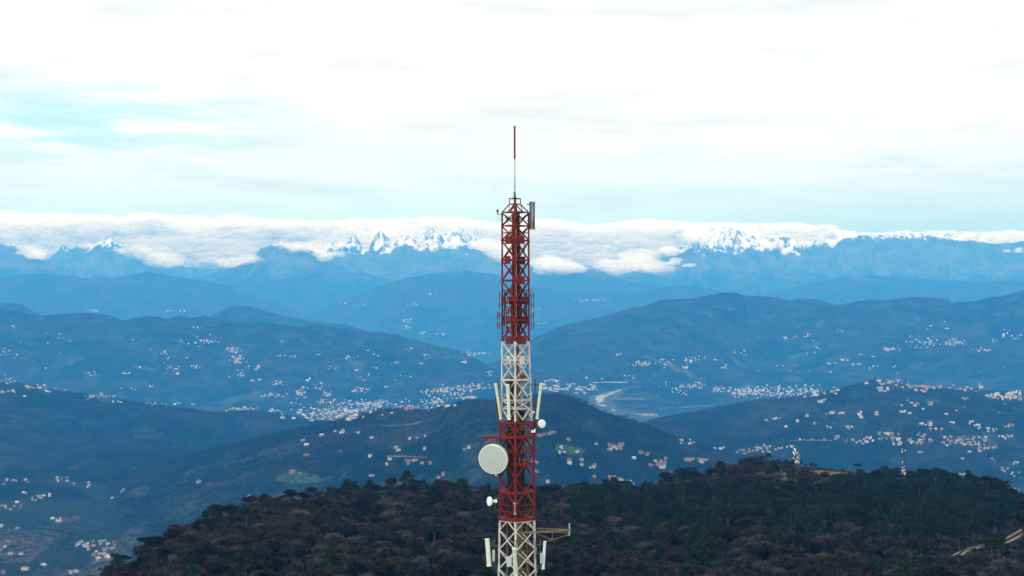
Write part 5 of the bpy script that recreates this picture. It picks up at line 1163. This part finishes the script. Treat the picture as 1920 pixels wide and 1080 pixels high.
# far woods: lumpy crowns over the hills out to about 8 km
def lump(seed, n_=46, R_=4.4, H_=7.5):
    r = random.Random(seed); V, Q = [], []
    for k in range(n_):
        a = r.uniform(0, 6.283); f = r.random(); rad = R_ * math.sqrt(f) * .9; z = H_ * (.95 - .55 * f) * r.uniform(.75, 1.05); s_ = r.uniform(1.0, 1.9); c = Vector((rad * math.cos(a), rad * math.sin(a), z)); u = Vector((r.uniform(-1, 1), r.uniform(-1, 1), r.uniform(-.5, .8))).normalized(); w_ = u.cross(Vector((0, 0, 1))).normalized()
        k0 = len(V); V += [c - u * s_ * .5 - w_ * s_ * .2, c + w_ * s_ * .5, c + u * s_ * .6, c - w_ * s_ * .4]; Q.append((k0, k0 + 1, k0 + 2, k0 + 3))
    return np.array([v[:] for v in V]), np.array(Q)
LM = [npmesh('lump', *lump(51), M['farg']), npmesh('lump', *lump(52), M['farb']), npmesh('lump', *lump(53, 40, 5.2, 6.5), M['farb']), npmesh('lump', *lump(54, 40, 3.6, 10.), M['farg'])]
hc = {}
for q in HOUSES: hc.setdefault((int(q[0] // 30), int(q[1] // 30)), []).append(q)
nr = np.random.RandomState(3); far = []
VMp = np.vstack([np.full((1, NU), -9.), VM[:-1]])
step = 10.5; yy = 2200.
while yy < 9000:
    st = step * (1 + max(0, yy - 5000) / 6000); xs = np.arange(-.30 * yy, .30 * yy, st); xs = xs + nr.uniform(-.5, .5, len(xs)) * st; ys_ = yy + nr.uniform(-.5, .5, len(xs)) * st
    j = np.clip(((xs / ys_ - U[0]) / (U[1] - U[0])).astype(int), 0, NU - 2); i = np.clip(np.searchsorted(Y, ys_) - 1, 1, NY - 2)
    fy = (ys_ - Y[i]) / (Y[i + 1] - Y[i]); z = H[i, j] * (1 - fy) + H[i + 1, j] * fy; te = (z + 8 - CZ) / ys_
    ok = te > VM[i - 1, j]
    gsel = fbm(xs / 420, ys_ / 420, 4) + .5 * fbm(xs / 60, ys_ / 60, 2); opn = fbm(xs / 230 + 40, ys_ / 300, 4, .6)
    flat = z < 48
    keep = ok & (nr.rand(len(xs)) < np.where(flat, np.where(xs / ys_ < -.06, .7, .3), np.where(opn > .24, .15, .97)))
    for x, y, z_, g_, f_ in zip(xs[keep], ys_[keep], z[keep], gsel[keep], flat[keep]):
        bad = False; cx_, cy_ = int(x // 30), int(y // 30)
        for a in (-1, 0, 1):
            for c_ in (-1, 0, 1, 2):
                for q in hc.get((cx_ + a, cy_ + c_), ()):
                    if abs(q[0] - x) < 13 and -9 < q[1] - y < 30: bad = True
        if bad: continue
        k_ = (0 if nr.rand() < .75 else 3) if g_ + nr.uniform(-.12, .12) > .05 else (1 if nr.rand() < .5 else 2)
        far.append((x, y, z_ - .5, nr.uniform(0, 6.28), nr.uniform(.7, 1.25) * (.8 if f_ else 1), k_))
    yy += st
print('far trees', len(far))
scatter('distant_woods', 'far-off woods covering the hills beyond the near one', far, LM)
# ------------------------------------------------------------------ the two smaller masts on the crest
def crest_pt(px, back=6):
    j = int((((px - 960) / F) - U[0]) / (U[1] - U[0])); y = float(D0[j]) - back; x = y * (px - 960) / F; return Vector((x, y, surf(x, y)))
def lattice(b, base, h, w0, w1, bay, lw):
    n_ = max(2, int(h / bay))
    def c(k, t):
        w_ = w0 + (w1 - w0) * t; a = k * math.pi / 2 + .5; return base + Vector((math.cos(a) * w_, math.sin(a) * w_, h * t))
    for i in range(n_):
        t0, t1 = i / n_, (i + 1) / n_
        for k in range(4):
            b.bar(c(k, t0), c(k, t1), lw); b.bar(c(k, t1), c((k + 1) % 4, t1), lw * .7); b.bar(c(k, t0), c((k + 1) % 4, t1), lw * .6)
mr = random.Random(9)
def gear(e, base, zs, rad, n_, big=1.):
    for k in range(n_):
        a = mr.uniform(-2.9, -.2); z = mr.uniform(*zs); o = base + Vector((math.cos(a) * rad, math.sin(a) * rad, z)); nrm = Vector((math.cos(a), math.sin(a), 0))
        b = MB()
        if k % 3 == 0:
            b.box(o, (.4, .2, 1.6 * big), Matrix.Rotation(a + math.pi / 2, 3, 'Z')); b.bar(o, base + Vector((0, 0, z)), .1); b.build('panel_antenna', M['dishwhite'] if k % 2 else M['greybox'], e)
        else:
            r_ = mr.uniform(.35, .75) * big; b.lathe([(r_ * .2, .1), (r_, .05), (r_, -.12), (r_ * .4, -.3), (.03, -.32)], o, nrm, 14); b.bar(o, base + Vector((0, 0, z)), .1); b.build('dish_antenna', M['dishwhite'], e, True)
p = crest_pt(1694.5, 14); top = CZ + (HZ - 797) / F * p.y; h = top - p.z
e = empty('radio_mast', (0, 0, 0)); tag(e, 'thin dark lattice mast with white dishes at its foot on the right crest', 'radio mast')
b = MB(); lattice(b, p, h * .36, 1.9, .75, 2.2, .16); lattice(b, p + Vector((0, 0, h * .36)), h * .62, .62, .42, 1.8, .14); b.tube(p + Vector((0, 0, h * .3)), p + Vector((0, 0, h * .985)), .24); b.build('lattice', M['steel'], e)
b = MB(); b.tube(p + Vector((0, 0, h * .97)), p + Vector((0, 0, h * 1.02)), .08); b.bar(p + Vector((-.7, 0, h * .985)), p + Vector((.7, 0, h * .985)), .08); b.build('top_bar', M['steel'], e)
gear(e, p, (h * .1, h * .32), 1.5, 15, .65); gear(e, p, (h * .34, h * .5), .8, 4, .5); gear(e, p, (h * .58, h * .64), 1.0, 3, .9)
b = MB(); b.tube(p + Vector((2.7, 0, h * .48)), p + Vector((2.7, 0, h * .70)), .05); b.bar(p + Vector((.3, 0, h * .6)), p + Vector((2.7, 0, h * .6)), .07); b.build('side_aerial', M['steel'], e)
p = crest_pt(1493, 8); top = CZ + (HZ - 840) / F * p.y; h = top - p.z
e = empty('antenna_tower', (0, 0, 0)); tag(e, 'short stubby tower covered in white dishes on the crest beside dark pines', 'antenna tower')
b = MB(); lattice(b, p, h * .97, 2.0, 1.5, 1.7, .2); b.tube(p + Vector((0, 0, h * .9)), p + Vector((0, 0, h * 1.04)), .08); b.build('lattice', M['steel'], e)
gear(e, p, (h * .3, h * .95), 1.9, 20, .8)
